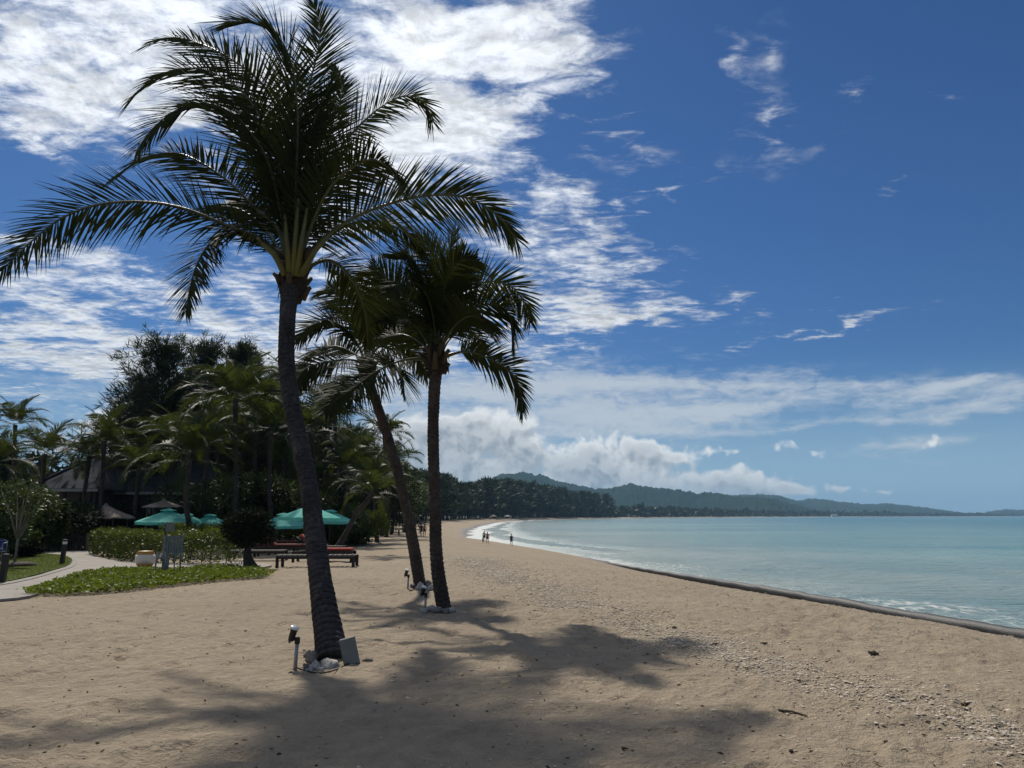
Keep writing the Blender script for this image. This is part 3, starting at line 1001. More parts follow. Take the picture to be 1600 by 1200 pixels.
# --- the tall palm in front
def front_palm():
    Y = 8.73
    B = gh(517, 1036); Y = B.y + 0.22; B = on(B.x * Y / B.y, Y); B.z -= 0.03
    t = thing('palm_tree', 'tallest coconut palm in front, curved grey trunk with a grey box leaning at its foot', 'palm tree', B, group='coconut palms standing on the sand')
    line = [(519, 1042), (512, 985), (503, 925), (495, 860), (488, 800), (480, 745), (468, 690), (456, 630), (448, 570), (448, 510), (453, 455), (456, 415)]
    wid = [24, 19.5, 16.4, 15.0, 14.2, 13.8, 13.6, 13.4, 13.0, 13.0, 13.6, 14.6]
    LEAN = 2.9                  # the trunk also leans away from the camera
    ys = [Y + LEAN * f for f in (0, 0.09, 0.19, 0.29, 0.39, 0.48, 0.57, 0.67, 0.77, 0.86, 0.95, 1.0)]
    path = [pt(u, v, y) for (u, v), y in zip(line, ys)]
    path[0].z = B.z
    palm_trunk(t, path, [w / F * y for w, y in zip(wid, ys)], M_trunk, B, 0.085, 30, 3)
    Yc = Y + LEAN
    c = pt(457, 452, Yc)
    crown_base(t, c + Vector((0, 0, -0.06)), 0.195, 0.85, B, 5, 14)
    H = [  # picture positions of the leaf axis, depth of its tip, roll of the blade, leaflet length, droop
        ([(448, 425), (415, 378), (367, 357), (294, 327), (231, 315), (157, 318), (95, 341), (42, 383), (2, 424)], Yc - 1.8, 78, 0.80, 0.6),
        ([(446, 425), (420, 388), (378, 366), (341, 370), (315, 398), (299, 440), (290, 490)], Yc - 0.9, 30, 0.66, 0.8),
        ([(450, 420), (436, 360), (399, 325), (357, 283), (315, 254), (273, 238), (226, 247), (176, 280)], Yc + 0.9, 45, 0.78, 0.8),
        ([(452, 420), (440, 340), (420, 257), (394, 210), (357, 173), (315, 161), (273, 173), (236, 203), (212, 238)], Yc - 0.8, 50, 0.95, 0.75),
        ([(454, 420), (441, 294), (420, 210), (378, 142), (325, 110), (273, 108), (231, 129), (203, 156)], Yc + 0.5, 55, 1.0, 0.6),
        ([(456, 420), (451, 294), (446, 210), (415, 137), (367, 95), (315, 68), (270, 58), (235, 68)], Yc + 1.2, 50, 1.0, 0.55),
        ([(458, 420), (462, 294), (465, 184), (457, 105), (436, 58), (404, 36), (356, 33)], Yc - 0.6, 70, 1.05, 0.35),
        ([(460, 420), (467, 294), (474, 200), (484, 130), (497, 78), (500, 40), (490, 5)], Yc + 0.8, 65, 0.85, 0.3),
        ([(464, 420), (478, 330), (500, 275), (530, 232), (567, 190), (605, 160), (638, 149), (664, 162), (676, 192)], Yc + 0.9, 48, 0.80, 0.6),
        ([(466, 425), (490, 388), (525, 357), (577, 328), (656, 306), (724, 307), (775, 334), (809, 376)], Yc - 0.4, 60, 0.78, 0.7),
        ([(464, 422), (483, 360), (512, 298), (545, 264), (580, 249), (610, 264), (626, 296)], Yc - 1.2, 30, 0.66, 0.8),
        ([(468, 430), (490, 412), (518, 407), (546, 430), (565, 468), (573, 505), (574, 540)], Yc + 1.0, 20, 0.60, 1.5),
        ([(462, 422), (480, 340), (505, 255), (520, 190), (535, 140), (520, 105)], Yc + 1.5, 60, 0.62, 0.45),
        ([(458, 420), (452, 320), (430, 235), (405, 190), (380, 150)], Yc + 1.8, 55, 0.74, 0.5),
        ([(462, 421), (470, 310), (480, 230), (500, 165), (520, 130)], Yc + 0.2, 70, 0.64, 0.3),
        ([(450, 424), (425, 372), (390, 335), (350, 322), (310, 340)], Yc + 1.7, 40, 0.70, 0.7),
        ([(464, 424), (500, 380), (545, 350), (590, 345), (630, 362), (660, 395)], Yc + 1.6, 40, 0.62, 0.7),
    ]
    for i, (pp, ye, roll, lf, g) in enumerate(H):
        ctrl = px_curve(pp, Yc, Yc + (ye - Yc) * 1.3, 1.2)
        ov = ctrl[-1] - ctrl[0]
        roll = roll * (abs(ov.x) / (math.hypot(ov.x, ov.y) + 1e-6))
        add_frond(t, ctrl, B, 100 + i, n=120, K=5, leaf=lf * 1.22, w=0.028, roll=min(85, roll * 1.2), lift=0.16, g=g * 0.75, rib=0.038, pet=0.12)
    for i, pp in enumerate([[(453, 432), (449, 385), (445, 335)], [(464, 432), (471, 380), (480, 325)], [(470, 430), (492, 392), (520, 362)], [(446, 430), (428, 395), (400, 372)], [(458, 430), (462, 370), (466, 310)]]):
        b = MB()
        b.tube([np.array(p) - np.array(B) for p in px_curve(pp, Yc - 0.24, Yc - 0.42)], [0.06, 0.042, 0.02], 8)
        b.build('petiole', M_petiole, t, True)
    # the unopened spear
    b = MB()
    P = px_curve([(459, 420), (463, 300), (468, 200), (474, 140)], Yc, Yc + 0.1)
    b.tube([np.array(p) - np.array(B) for p in P], [0.06, 0.05, 0.03, 0.004], 8)
    b.build('spear_leaf', M_midrib, t, True)
    return t


def middle_palms():
    # leaning one behind
    Y = 18.3
    B = gh(656, 918); Y = B.y + 0.12; B = on(B.x * Y / B.y, Y); B.z -= 0.03
    t = thing('palm_tree', 'coconut palm with a thin leaning trunk, behind the straight slender palm', 'palm tree', B, group='coconut palms standing on the sand')
    line = [(657, 920), (648, 865), (636, 800), (622, 740), (605, 680), (590, 635), (578, 600), (573, 575)]
    wid = [9.5, 8.8, 8.2, 8, 8, 7.5, 7.5, 8.5]
    path = [pt(u, v, Y) for u, v in line]; path[0].z = B.z
    palm_trunk(t, path, [w / F * Y for w in wid], M_trunk_b, B, 0.085, 20, 8)
    c = pt(574, 588, Y)
    crown_base(t, c, 0.17, 0.5, B, 9, 10)
    H = [([(570, 570), (555, 563), (535, 562), (497, 568), (472, 581), (460, 606)], Y - 1.0, 40, 0.9, 0.9),
         ([(571, 568), (560, 540), (544, 517), (516, 501), (487, 508), (463, 532)], Y - 0.8, 45, 0.9, 0.8),
         ([(573, 566), (567, 498), (548, 470), (522, 452), (498, 458)], Y + 1.2, 50, 0.9, 0.6),
         ([(575, 566), (586, 492), (592, 446), (582, 410)], Y + 0.8, 60, 0.9, 0.4),
         ([(577, 566), (590, 530), (607, 508), (632, 498), (658, 512)], Y - 1.2, 45, 0.85, 0.8),
         ([(570, 574), (556, 590), (535, 612), (520, 645)], Y - 1.2, 25, 0.8, 1.1),
         ([(577, 574), (590, 565), (612, 570), (628, 590), (633, 620)], Y - 1.4, 30, 0.8, 1.0),
         ([(574, 566), (575, 510), (565, 470), (545, 440), (525, 425)], Y - 1.4, 50, 0.85, 0.6),
         ([(576, 568), (600, 545), (630, 540), (655, 560), (668, 590)], Y + 1.0, 30, 0.8, 1.0),
         ([(572, 570), (550, 550), (520, 540), (495, 550), (475, 575)], Y + 1.5, 35, 0.85, 0.9),
         ([(575, 566), (583, 515), (600, 470), (622, 450), (642, 455)], Y - 0.6, 50, 0.85, 0.6),
         ([(574, 568), (568, 530), (548, 500), (525, 490), (505, 505)], Y - 2.2, 30, 0.85, 0.9)]
    for i, (pp, ye, roll, lf, g) in enumerate(H):
        add_frond(t, px_curve(pp, Y, ye, 1.2), B, 200 + i, n=84, K=4, leaf=lf * 1.05, w=0.036, roll=min(85, roll * 1.2), lift=0.16, g=g * 0.6, rib=0.028)
    # straight slender one
    Y = 13.9
    B = gh(692, 951); Y = B.y + 0.12; B = on(B.x * Y / B.y, Y); B.z -= 0.03
    t = thing('palm_tree', 'slender straight coconut palm with white stones round its foot, right of the leaning palm', 'palm tree', B, group='coconut palms standing on the sand')
    line = [(693, 953), (685, 900), (681, 850), (680, 790), (678, 730), (677, 670), (678, 620), (681, 580), (681, 560)]
    wid = [11.5, 10.2, 9.4, 9, 9, 9.2, 8.6, 9.5, 10]
    path = [pt(u, v, Y) for u, v in line]; path[0].z = B.z
    palm_trunk(t, path, [w / F * Y for w in wid], M_trunk_b, B, 0.08, 20, 12)
    c = pt(681, 575, Y)
    crown_base(t, c, 0.18, 0.5, B, 13, 12)
    H = [([(690, 560), (709, 552), (735, 549), (769, 562), (798, 581), (813, 609), (817, 645)], Y - 0.5, 45, 0.62, 1.0),
         ([(686, 556), (693, 524), (716, 497), (750, 478), (782, 477), (799, 500), (803, 545)], Y - 0.9, 40, 0.75, 0.9),
         ([(685, 555), (690, 517), (719, 473), (744, 446), (773, 440), (802, 450), (822, 478), (829, 505)], Y + 0.8, 60, 0.82, 0.5),
         ([(683, 555), (681, 517), (684, 467), (693, 419), (703, 387), (712, 362)], Y + 0.4, 65, 0.76, 0.35),
         ([(681, 555), (674, 517), (668, 467), (659, 429), (643, 405), (615, 397)], Y - 0.6, 55, 0.82, 0.4),
         ([(680, 556), (668, 524), (643, 479), (617, 446), (589, 424), (558, 432)], Y + 0.8, 55, 0.8, 0.6),
         ([(676, 564), (650, 560), (620, 565), (585, 582), (552, 606), (522, 627), (508, 646)], Y - 1.4, 38, 0.8, 1.0),
         ([(682, 555), (690, 480), (700, 430), (722, 405), (748, 408)], Y - 1.6, 40, 0.76, 0.6),
         ([(682, 555), (676, 490), (660, 450), (635, 440), (608, 456)], Y - 1.7, 35, 0.78, 0.7),
         ([(684, 556), (705, 515), (728, 495), (752, 498), (768, 525)], Y - 1.9, 30, 0.7, 0.9),
         ([(678, 560), (655, 535), (628, 522), (600, 530), (580, 560)], Y + 1.2, 35, 0.78, 0.9),
         ([(683, 555), (686, 480), (680, 425), (668, 385), (650, 368)], Y + 1.4, 55, 0.74, 0.4),
         ([(685, 556), (705, 505), (722, 450), (734, 415), (745, 390)], Y + 1.3, 65, 0.72, 0.35),
         ([(680, 558), (665, 530), (645, 505), (620, 495), (600, 505)], Y - 1.2, 35, 0.75, 0.9),
         ([(686, 558), (702, 530), (722, 515), (745, 525), (757, 552)], Y + 1.5, 30, 0.66, 0.9),
         ([(682, 555), (683, 500), (690, 455), (707, 425), (725, 430)], Y - 0.4, 60, 0.74, 0.5)]
    for i, (pp, ye, roll, lf, g) in enumerate(H):
        add_frond(t, px_curve(pp, Y, ye, 1.2), B, 300 + i, n=92, K=4, leaf=lf * 1.06, w=0.030, roll=min(85, roll * 1.2), lift=0.16, g=g * 0.6, rib=0.026)


front_palm()
middle_palms()

# --- the palms of the garden behind: leaves of a few shapes, each palm its own set of them
FR_MESH = []
for k, (e0, e1, lf, g, L) in enumerate([(80, 20, 0.62, 0.5, 3.2), (66, -25, 0.72, 0.8, 3.6), (48, -50, 0.74, 0.9, 3.7), (30, -70, 0.74, 1.0, 3.6), (8, -82, 0.70, 1.1, 3.3), (58, -40, 0.74, 0.8, 3.8)]):
    (V_, F_), _mb = frond_geo(gen_curve((0, 0, 0), 0.0, L, e0, e1), n=54, K=3, leaf=lf * 1.1, w=0.048, roll=(14, -18, 20, -14, 8, 24)[k], lift=0.2, g=g, seed=700 + k, rib=0.05, pet=0.16)
    FR_MESH.append(mesh_np('frond', V_, F_))
    FR_MESH[-1].materials.append(M_frond_far)


def garden_palm(ub, Y, uc, vc, label, scale=1.0, nf=20, seed=0, mid=None, r=0.11, group='coconut palms in the shaded garden'):
    rng = random.Random(seed)
    x = pt(ub, 806, Y).x
    B = on(x, Y); B.z -= 0.05
    t = thing('palm_tree', label, 'palm tree', B, group=group)
    top = pt(uc, vc, Y + rng.uniform(-0.4, 0.4))
    md = (B + top) / 2 + Vector((rng.uniform(-0.25, 0.25), rng.uniform(-0.3, 0.3), 0)) if mid is None else pt(mid[0], mid[1], Y)
    palm_trunk(t, [B, B * 0.6 + md * 0.4 + Vector((0.05, 0, 0)), md, md * 0.45 + top * 0.55, top], [r * 1.4, r * 1.1, r, r * 0.95, r * 1.2], M_trunk_b, B, 0.16, 10, seed + 1)
    rel = top - B
    for i in range(nf):
        f = i / (nf - 1)
        k = 0 if f < 0.15 else (1 if f < 0.35 else (5 if f < 0.5 else (2 if f < 0.7 else (3 if f < 0.86 else 4))))
        o = obj('frond', FR_MESH[k], None, t, loc=rel - Vector((0, 0, 0.25 * f)), rot=(rng.uniform(-0.12, 0.12), rng.uniform(-0.12, 0.12), i * 2.399 + rng.uniform(-0.25, 0.25)))
        q = scale * 0.88 * rng.uniform(0.86, 1.12)
        o.scale = (q, q, q)
    return t


GP = [
    (366, 40, 368, 622, 'garden palm with a bare dark trunk rising behind the round dark bush', 1.05, 24, None),
    (304, 37, 296, 712, 'low palm whose pale arching fronds hang before the grey roof', 1.0, 20, None),
    (330, 43, 326, 690, 'garden palm between the pale low palm and the bare-trunked palm', 1.0, 20, None),
    (22, 48, 24, 662, 'palm standing highest at the far left edge of the picture', 0.80, 20, None),
    (52, 46, 70, 708, 'leaning palm at the left end of the grey roof', 0.85, 20, None),
    (133, 45, 140, 712, 'palm in front of the middle of the grey roof, left of its taller twin', 0.80, 18, None),
    (160, 44, 163, 690, 'palm in front of the grey roof, with its crown highest above the roof', 0.85, 20, None),
    (212, 43, 218, 728, 'short palm before the right end of the grey roof', 0.72, 18, None),
    (427, 42, 424, 668, 'palm close to the left of the front palm trunk, above the teal umbrellas', 1.0, 22, None),
    (405, 48, 400, 632, 'tall garden palm left of the front palm trunk, against the casuarina', 1.0, 22, None),
    (272, 47, 268, 690, 'garden palm in front of the big feathery casuarina', 0.95, 20, None),
    (505, 46, 486, 672, 'palm directly right of the front palm trunk with drooping fronds', 1.05, 22, None),
    (545, 52, 522, 640, 'tall palm between the front trunk and the leaning trunk', 1.05, 22, None),
    (520, 34, 585, 768, 'palm with a pale trunk slanting to the right behind the sunbeds', 0.62, 14, (556, 805)),
    (566, 58, 556, 712, 'palm of the middle of the garden edge, left of the leaning trunk', 1.05, 20, None),
    (604, 62, 600, 682, 'palm whose small crown peeps out left of the leaning trunk', 0.9, 20, None),
    (612, 70, 620, 722, 'palm half behind the upper leaning trunk by the beach edge', 0.95, 18, None),
    (590, 50, 580, 752, 'short bushy palm above the pink sunshade', 0.85, 18, None),
    (632, 95, 640, 770, 'small far palm right of the leaning trunk', 1.1, 16, None),
    (470, 50, 458, 610, 'palm hidden largely behind the front palm trunk', 1.05, 20, None),
    (345, 50, 338, 655, 'tall palm between the two dark casuarinas', 0.95, 20, None),
    (540, 44, 540, 735, 'low palm behind the teal umbrellas right of the front trunk', 0.9, 18, None),
    (5, 40, -8, 720, 'palm cut off by the left edge of the picture', 0.85, 18, None),
    (455, 60, 440, 720, 'low palm in the gloom behind the sunbeds', 1.0, 16, None),
]
for i, (ub, Y, uc, vc, lab, scl, nf, mid) in enumerate(GP):
    garden_palm(ub, Y, uc, vc, lab, scl, nf, 40 + i, mid)

# ------------------------------------------------------------------ casuarinas and broadleaf trees
M_needle = leaf_mat('casuarina_needles', (0.014, 0.024, 0.012), (0.038, 0.052, 0.022), 0.18, 0.6, 0.2)
M_bark = plain('tree_bark', (0.06, 0.048, 0.038), 0.95, var=0.4, scale=9, bump=0.03, spec=0.1)
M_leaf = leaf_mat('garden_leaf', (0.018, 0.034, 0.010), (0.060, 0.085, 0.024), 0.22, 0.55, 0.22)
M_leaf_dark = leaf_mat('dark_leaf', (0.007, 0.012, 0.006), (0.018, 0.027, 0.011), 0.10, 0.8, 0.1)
M_hedge = leaf_mat('hedge_leaf', (0.030, 0.058, 0.010), (0.115, 0.140, 0.026), 0.25, 0.5, 0.25)
M_creeper = leaf_mat('creeper_leaf', (0.055, 0.090, 0.010), (0.150, 0.185, 0.024), 0.3, 0.55, 0.2)
M_litter = plain('earth_mulch', (0.05, 0.036, 0.026), 0.95, var=0.4, scale=20, bump=0.03)


def blades(P, D, L, W, fold=0.0, rng=None, tip=0.12):
    """thin pointed blades: (n,3) roots, directions, lengths and widths -> verts, quads"""
    n = len(P)
    D = D / (np.linalg.norm(D, axis=1)[:, None] + 1e-9)
    R = rng.normal(size=(n, 3))
    S = np.cross(D, R); S /= np.linalg.norm(S, axis=1)[:, None] + 1e-9
    L = np.broadcast_to(L, (n,))[:, None]; W = np.broadcast_to(W, (n,))[:, None]
    a = P
    b = P + D * L * 0.45 + S * W / 2
    c = P + D * L
    d = P + D * L * 0.45 - S * W / 2
    V = np.stack([a, b, c, d], 1).reshape(-1, 3)
    return V, np.arange(4 * n).reshape(n, 4)


def casuarina_geo(h, rad, n_br, tufts, per, tl, tw, seed, slim=1.0):
    """trunk + limbs in one mesh, drooping needle sprays in the other"""
    rng = np.random.default_rng(seed)
    tr = MB()
    lean = rng.normal(0, 0.02, 2) * h
    zz = np.linspace(0, h * 0.96, 9)
    path = np.stack([lean[0] * (zz / h) ** 2 + 0.03 * h * 0.2 * np.sin(zz * 1.3 + seed), lean[1] * (zz / h) ** 2, zz], 1)
    tr.tube(path, np.interp(zz / h, [0, 0.1, 1], [0.028 * h * 0.55, 0.02 * h * 0.55, 0.002 * h]), 7)
    PP, DD = [], []
    for i in range(n_br):
        f = 0.12 + 0.86 * (i + rng.random()) / n_br
        z0 = f * h * 0.95
        b0 = np.array([np.interp(z0, zz, path[:, 0]), np.interp(z0, zz, path[:, 1]), z0])
        az = i * 2.399 + rng.normal(0, 0.4)
        prof = np.interp(f, [0.1, 0.25, 0.5, 0.8, 1.0], [0.6, 1.0, 0.95, 0.72, 0.34])
        ln = rad * prof * rng.uniform(0.6, 1.25)
        e = math.radians(rng.uniform(18, 58)) if f < 0.8 else math.radians(rng.uniform(45, 80))
        o = np.array([math.cos(az) * math.cos(e), math.sin(az) * math.cos(e), math.sin(e)])
        B = [b0, b0 + o * ln * 0.5 + rng.normal(0, 0.05, 3) * ln, b0 + o * ln * np.array([1.05, 1.05, 0.85])]
        tr.tube(B, [0.006 * h * (1.1 - f) + 0.01, 0.006 * h * (1.1 - f) * 0.6 + 0.006, 0.004], 4, False)
        k = max(2, int(tufts * prof))
        q = np.clip(rng.beta(1.6, 1.0, k), 0.12, 1)
        Bc = catmull(B, 20)
        ix = (q * 19).astype(int)
        base = Bc[ix] + rng.normal(0, 0.10, (k, 3)) * ln * q[:, None]
        for j in range(per):
            PP.append(base + rng.normal(0, 0.06, (k, 3)) * tl)
            DD.append(o * 0.8 + rng.normal(0, 0.55, (k, 3)) + np.array([0, 0, -0.05]))
    P, D = np.concatenate(PP), np.concatenate(DD)
    n = len(P)
    V, Fq = blades(P, D, tl * rng.uniform(0.6, 1.3, n), tw * rng.uniform(0.6, 1.2, n), rng=rng)
    return tr, (V, Fq)


def casuarina(name, label, x, y, h, rad, seed, group, n_br=70, tufts=12, per=5, tl=0.6, tw=0.07):
    B = on(x, y)
    t = thing(name, label, 'tree', B, group=group)
    tr, (V, Fq) = casuarina_geo(h, rad, n_br, tufts, per, tl, tw, seed)
    tr.build('trunk', M_bark, t, True)
    tag(obj('crown', mesh_np('crown', V, Fq), M_needle, t), kind='stuff')
    return t


def px_h(v, Y):
    return CAMH + (806 - v) / F * Y


for i, (u, Y, vt, wd, lab) in enumerate([
        (252, 54, 536, 165, 'big feathery casuarina rising above the grey roof, left of the other dark one'),
        (318, 58, 540, 140, 'dark casuarina in the middle of the tall garden clump'),
        (378, 60, 545, 145, 'dark casuarina just left of the front palm trunk'),
        (215, 60, 600, 100, 'lower casuarina behind the right end of the grey roof'),
        (430, 64, 585, 90, 'casuarina partly behind the front palm trunk'),
        (85, 75, 660, 34, 'thin wispy casuarina top left of the other wispy one above the roof'),
        (124, 75, 655, 36, 'thin wispy casuarina top above the middle of the grey roof'),
        (150, 80, 690, 40, 'small casuarina right of the wispy tops above the roof'),
        (500, 75, 640, 90, 'casuarina behind the palms right of the front trunk'),
        (555, 85, 672, 80, 'casuarina left of the leaning trunk, behind the garden palms'),
        (600, 100, 712, 70, 'casuarina directly behind the leaning trunk'),
        (5, 70, 705, 70, 'dark casuarina at the far left edge of the picture')]):
    x = (u - 800) / F * Y
    wisp = wd < 45
    casuarina('casuarina_tree', lab, x, Y, px_h(vt, Y), wd / F * Y * 0.70, 60 + i, 'tall casuarinas behind the garden',
              n_br=40 if wisp else 150, tufts=9 if wisp else 24, per=6 if wisp else 10, tl=0.5 if wisp else 0.62, tw=0.04 if wisp else 0.055)


def leaf_cloud(rng, centres, radii, n, size, squash=0.8, shell=0.55):
    """leaf-sized faces through several lumps"""
    k = rng.choice(len(centres), n, p=np.array(radii) ** 2 / np.sum(np.array(radii) ** 2))
    d = rng.normal(size=(n, 3)); d /= np.linalg.norm(d, axis=1)[:, None]
    r = (shell + (1 - shell) * rng.random(n)) * np.array(radii)[k]
    P = np.array(centres)[k] + d * r[:, None] * np.array([1, 1, squash])
    D = d + rng.normal(0, 0.7, (n, 3)) + np.array([0, 0, -0.15])
    L = size * rng.uniform(0.6, 1.3, n)
    return blades(P, D, L, L * 0.42, rng=rng)


def bush(name, label, cat, x, y, w, h, n, size, mat, seed, group=None, lumps=9, trunk=True, crown_z=None, z0=None, depth=None, kindname='crown'):
    rng = np.random.default_rng(seed)
    B = on(x, y) if z0 is None else Vector((x, y, z0))
    t = thing(name, label, cat, B, group=group)
    cz = h * 0.5 if crown_z is None else crown_z
    dp = w if depth is None else depth
    cs = np.stack([rng.uniform(-0.32, 0.32, lumps) * w, rng.uniform(-0.32, 0.32, lumps) * dp, cz + rng.uniform(-0.3, 0.28, lumps) * (h - (0 if crown_z is None else cz * 0.6))], 1)
    rs = rng.uniform(0.16, 0.27, lumps) * min(w, 1.5 * h)
    V, Fq = leaf_cloud(rng, cs, rs, n, size)
    V[:, 2] = np.maximum(V[:, 2], 0.02)
    tag(obj(kindname, mesh_np(kindname, V, Fq), mat, t), kind='stuff')
    if trunk:
        tr = MB()
        tr.tube([(0, 0, -0.05), (0.03 * w, 0, cz * 0.5), (0, 0, cz)], [0.03 * h, 0.022 * h, 0.015 * h], 7)
        for c in cs[:5]:
            tr.tube([(0, 0, cz * 0.55), tuple(c * 0.6 + np.array([0, 0, cz * 0.3])), tuple(c)], [0.014 * h, 0.01 * h, 0.004 * h], 5)
        tr.build('trunk', M_bark, t, True)
    return t


def X(u, Y):
    return (u - 800) / F * Y


for i, (u, Y, w, h, lab, mt) in enumerate([
        (40, 36, 4.2, 3.1, 'leafy garden tree at the left edge above the hedge', M_leaf),
        (5, 31, 3.0, 3.0, 'pale-flecked leafy shrub at the left picture edge', M_leaf),
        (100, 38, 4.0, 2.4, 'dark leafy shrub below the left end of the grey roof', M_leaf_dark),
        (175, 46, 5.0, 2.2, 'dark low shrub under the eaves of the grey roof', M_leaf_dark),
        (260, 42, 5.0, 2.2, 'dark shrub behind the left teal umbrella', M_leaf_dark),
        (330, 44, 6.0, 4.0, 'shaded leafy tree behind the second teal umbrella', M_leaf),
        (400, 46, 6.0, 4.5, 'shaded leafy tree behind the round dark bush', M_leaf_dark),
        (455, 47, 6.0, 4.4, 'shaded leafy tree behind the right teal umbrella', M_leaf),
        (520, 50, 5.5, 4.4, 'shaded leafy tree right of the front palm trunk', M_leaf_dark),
        (562, 46, 3.8, 2.2, 'bright green rounded shrub behind the sunbeds, at the edge of the open sand', M_hedge),
        (540, 44, 3.0, 1.9, 'dark green shrub beside the slanting pale trunk', M_leaf),
        (480, 44, 5.0, 1.8, 'yellow-green shrub below the right teal umbrella', M_hedge),
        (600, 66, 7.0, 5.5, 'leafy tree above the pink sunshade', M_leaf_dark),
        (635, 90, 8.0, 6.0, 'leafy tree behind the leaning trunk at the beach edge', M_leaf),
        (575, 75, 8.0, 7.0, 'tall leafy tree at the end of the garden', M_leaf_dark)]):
    bush('leafy_tree' if h > 2.5 else 'shrub', lab, 'tree' if h > 2.5 else 'shrub', X(u, Y), Y, w, h, int(2600 + 900 * w), 0.20, mt, 500 + i, 'leafy trees and shrubs of the garden', lumps=14)

# --- the belt of casuarinas along the far beach
FAR = []
for k in range(7):
    tr, (V_, F_) = casuarina_geo(20, 5.2 + (k % 3) * 0.8, 54, 10, 4, 2.4, 0.50, 900 + k)
    FAR.append((tr.mesh('trunk', True), mesh_np('crown', V_, F_)))
    FAR[-1][0].materials.append(M_bark); FAR[-1][1].materials.append(M_needle)
TOPU = [560, 600, 640, 670, 700, 720, 740, 760, 800, 830, 860, 900, 930, 960, 1000, 1040, 1100, 1200]
TOPV = [705, 730, 742, 748, 757, 762, 764, 757, 755, 760, 767, 772, 778, 784, 789, 792, 796, 800]


def shore_point(y, s):
    """a point s metres inland of the waterline at about the distance y"""
    i = np.searchsorted(SHORE[:, 1], y)
    a, b = SHORE[i - 1], SHORE[i]
    f = (y - a[1]) / (b[1] - a[1])
    p = a + (b - a) * f
    d = (b - a) / np.linalg.norm(b - a)
    return p + np.array([-d[1], d[0]]) * s


rng_ = random.Random(77)
nfar = 0
ys = []
y = 105.0
while y < 1150 and nfar < 190:
    for row in range(3):
        s = (np.interp(y, [100, 200, 300, 500, 900, 1200], [20, 15, 17, 20, 22, 24]) + row * np.interp(y, [100, 400, 1000], [5, 9, 14]) + rng_.uniform(-3, 3))
        yy = y + rng_.uniform(-0.4, 0.4) * y * 0.035
        p = shore_point(yy, s)
        u = 800 + p[0] / p[1] * F
        vt = np.interp(u, TOPU, TOPV) + rng_.uniform(-8, 6) * (1 if rng_.random() < 0.7 else 1.7)
        h = px_h(vt, p[1])
        h = min(h, 30)
        B = on(p[0], p[1])
        tm, cm = FAR[rng_.randrange(7)]
        t = thing('casuarina_tree', 'dark casuarina in the long belt of trees along the far beach', 'tree', B, rng_.uniform(0, 6.28), 'casuarinas along the far beach')
        q = h / 20.0
        wq = q * rng_.uniform(0.8, 1.25) * (1.25 if y > 400 else 1.0)
        for nm, me in (('trunk', tm), ('crown', cm)):
            o = obj(nm, me, None, t)
            o.scale = (wq, wq, q)
            if nm == 'crown':
                o['kind'] = 'stuff'
        nfar += 1
    y *= 1.0 + np.interp(y, [100, 300, 600, 1100], [0.055, 0.040, 0.030, 0.026])


def far_wood():
    rng = np.random.default_rng(31)
    VV, FF, nv = [], [], 0
    P, H = [], []
    yv = 900.0
    while yv < 5400:
        for row in range(7):
            p = shore_point(yv * (1 + rng.uniform(-0.012, 0.012)), 22 + row * (14 + yv * 0.006) + rng.uniform(-6, 6))
            P.append(p); H.append(rng.uniform(9, 17) * (1 if rng.random() < 0.85 else 1.35))
        yv *= 1.0085
    for (px_, py_), h in zip(P, H):
        k = 26
        z = rng.random(k) ** 0.8
        a = rng.uniform(0, 6.283, k)
        r = h * 0.42 * np.interp(z, [0, 0.3, 0.7, 1], [0.9, 1.0, 0.7, 0.1]) * rng.uniform(0.3, 1, k)
        Q = np.stack([px_ + np.cos(a) * r * 1.6, py_ + np.sin(a) * r, SEA + 1.5 + z * h * 0.85], 1)
        D = np.stack([np.cos(a) * 0.6, np.sin(a) * 0.6, np.full(k, 0.5)], 1) + rng.normal(0, 0.5, (k, 3))
        V, Fq = blades(Q - D * h * 0.1, D, np.full(k, h * 0.42), np.full(k, h * 0.30), rng=rng)
        VV.append(V); FF.append(Fq + nv); nv += len(V)
    tag(obj('far_wood', mesh_np('far_wood', np.concatenate(VV), np.concatenate(FF)), M_needle), 'dark belt of trees along the far shore below the hills', 'woodland', kind='stuff')


far_wood()


def inner_wood():
    """the dark mass of garden trees behind the building, reading as one wood"""
    rng = np.random.default_rng(53)
    VV, FF, nv = [], [], 0
    for k in range(240):
        Yw = rng.uniform(85, 135)
        xw = rng.uniform(-210, -24) * Yw / 110
        h = rng.uniform(6.0, 9.5)
        m = 130
        z = rng.random(m) ** 0.8
        a = rng.uniform(0, 6.283, m)
        r = h * 0.42 * np.interp(z, [0, 0.3, 0.7, 1], [0.8, 1.0, 0.75, 0.2]) * rng.uniform(0.4, 1, m)
        Q = np.stack([xw + np.cos(a) * r, Yw + np.sin(a) * r, 0.3 + z * h], 1)
        D = np.stack([np.cos(a) * 0.6, np.sin(a) * 0.6, np.full(m, 0.3)], 1) + rng.normal(0, 0.6, (m, 3))
        V, Fq = blades(Q, D, np.full(m, 1.3), np.full(m, 0.7), rng=rng)
        VV.append(V); FF.append(Fq + nv); nv += len(V)
    tag(obj('garden_wood', mesh_np('garden_wood', np.concatenate(VV), np.concatenate(FF)), M_leaf_dark), 'dark mass of trees far behind the garden building', 'woodland', kind='stuff')


inner_wood()

# ------------------------------------------------------------------ garden ground: lawn, paved path, creeper
def px_poly(pp, z=0.0):
    return [gz(u, v, z) for u, v in pp]


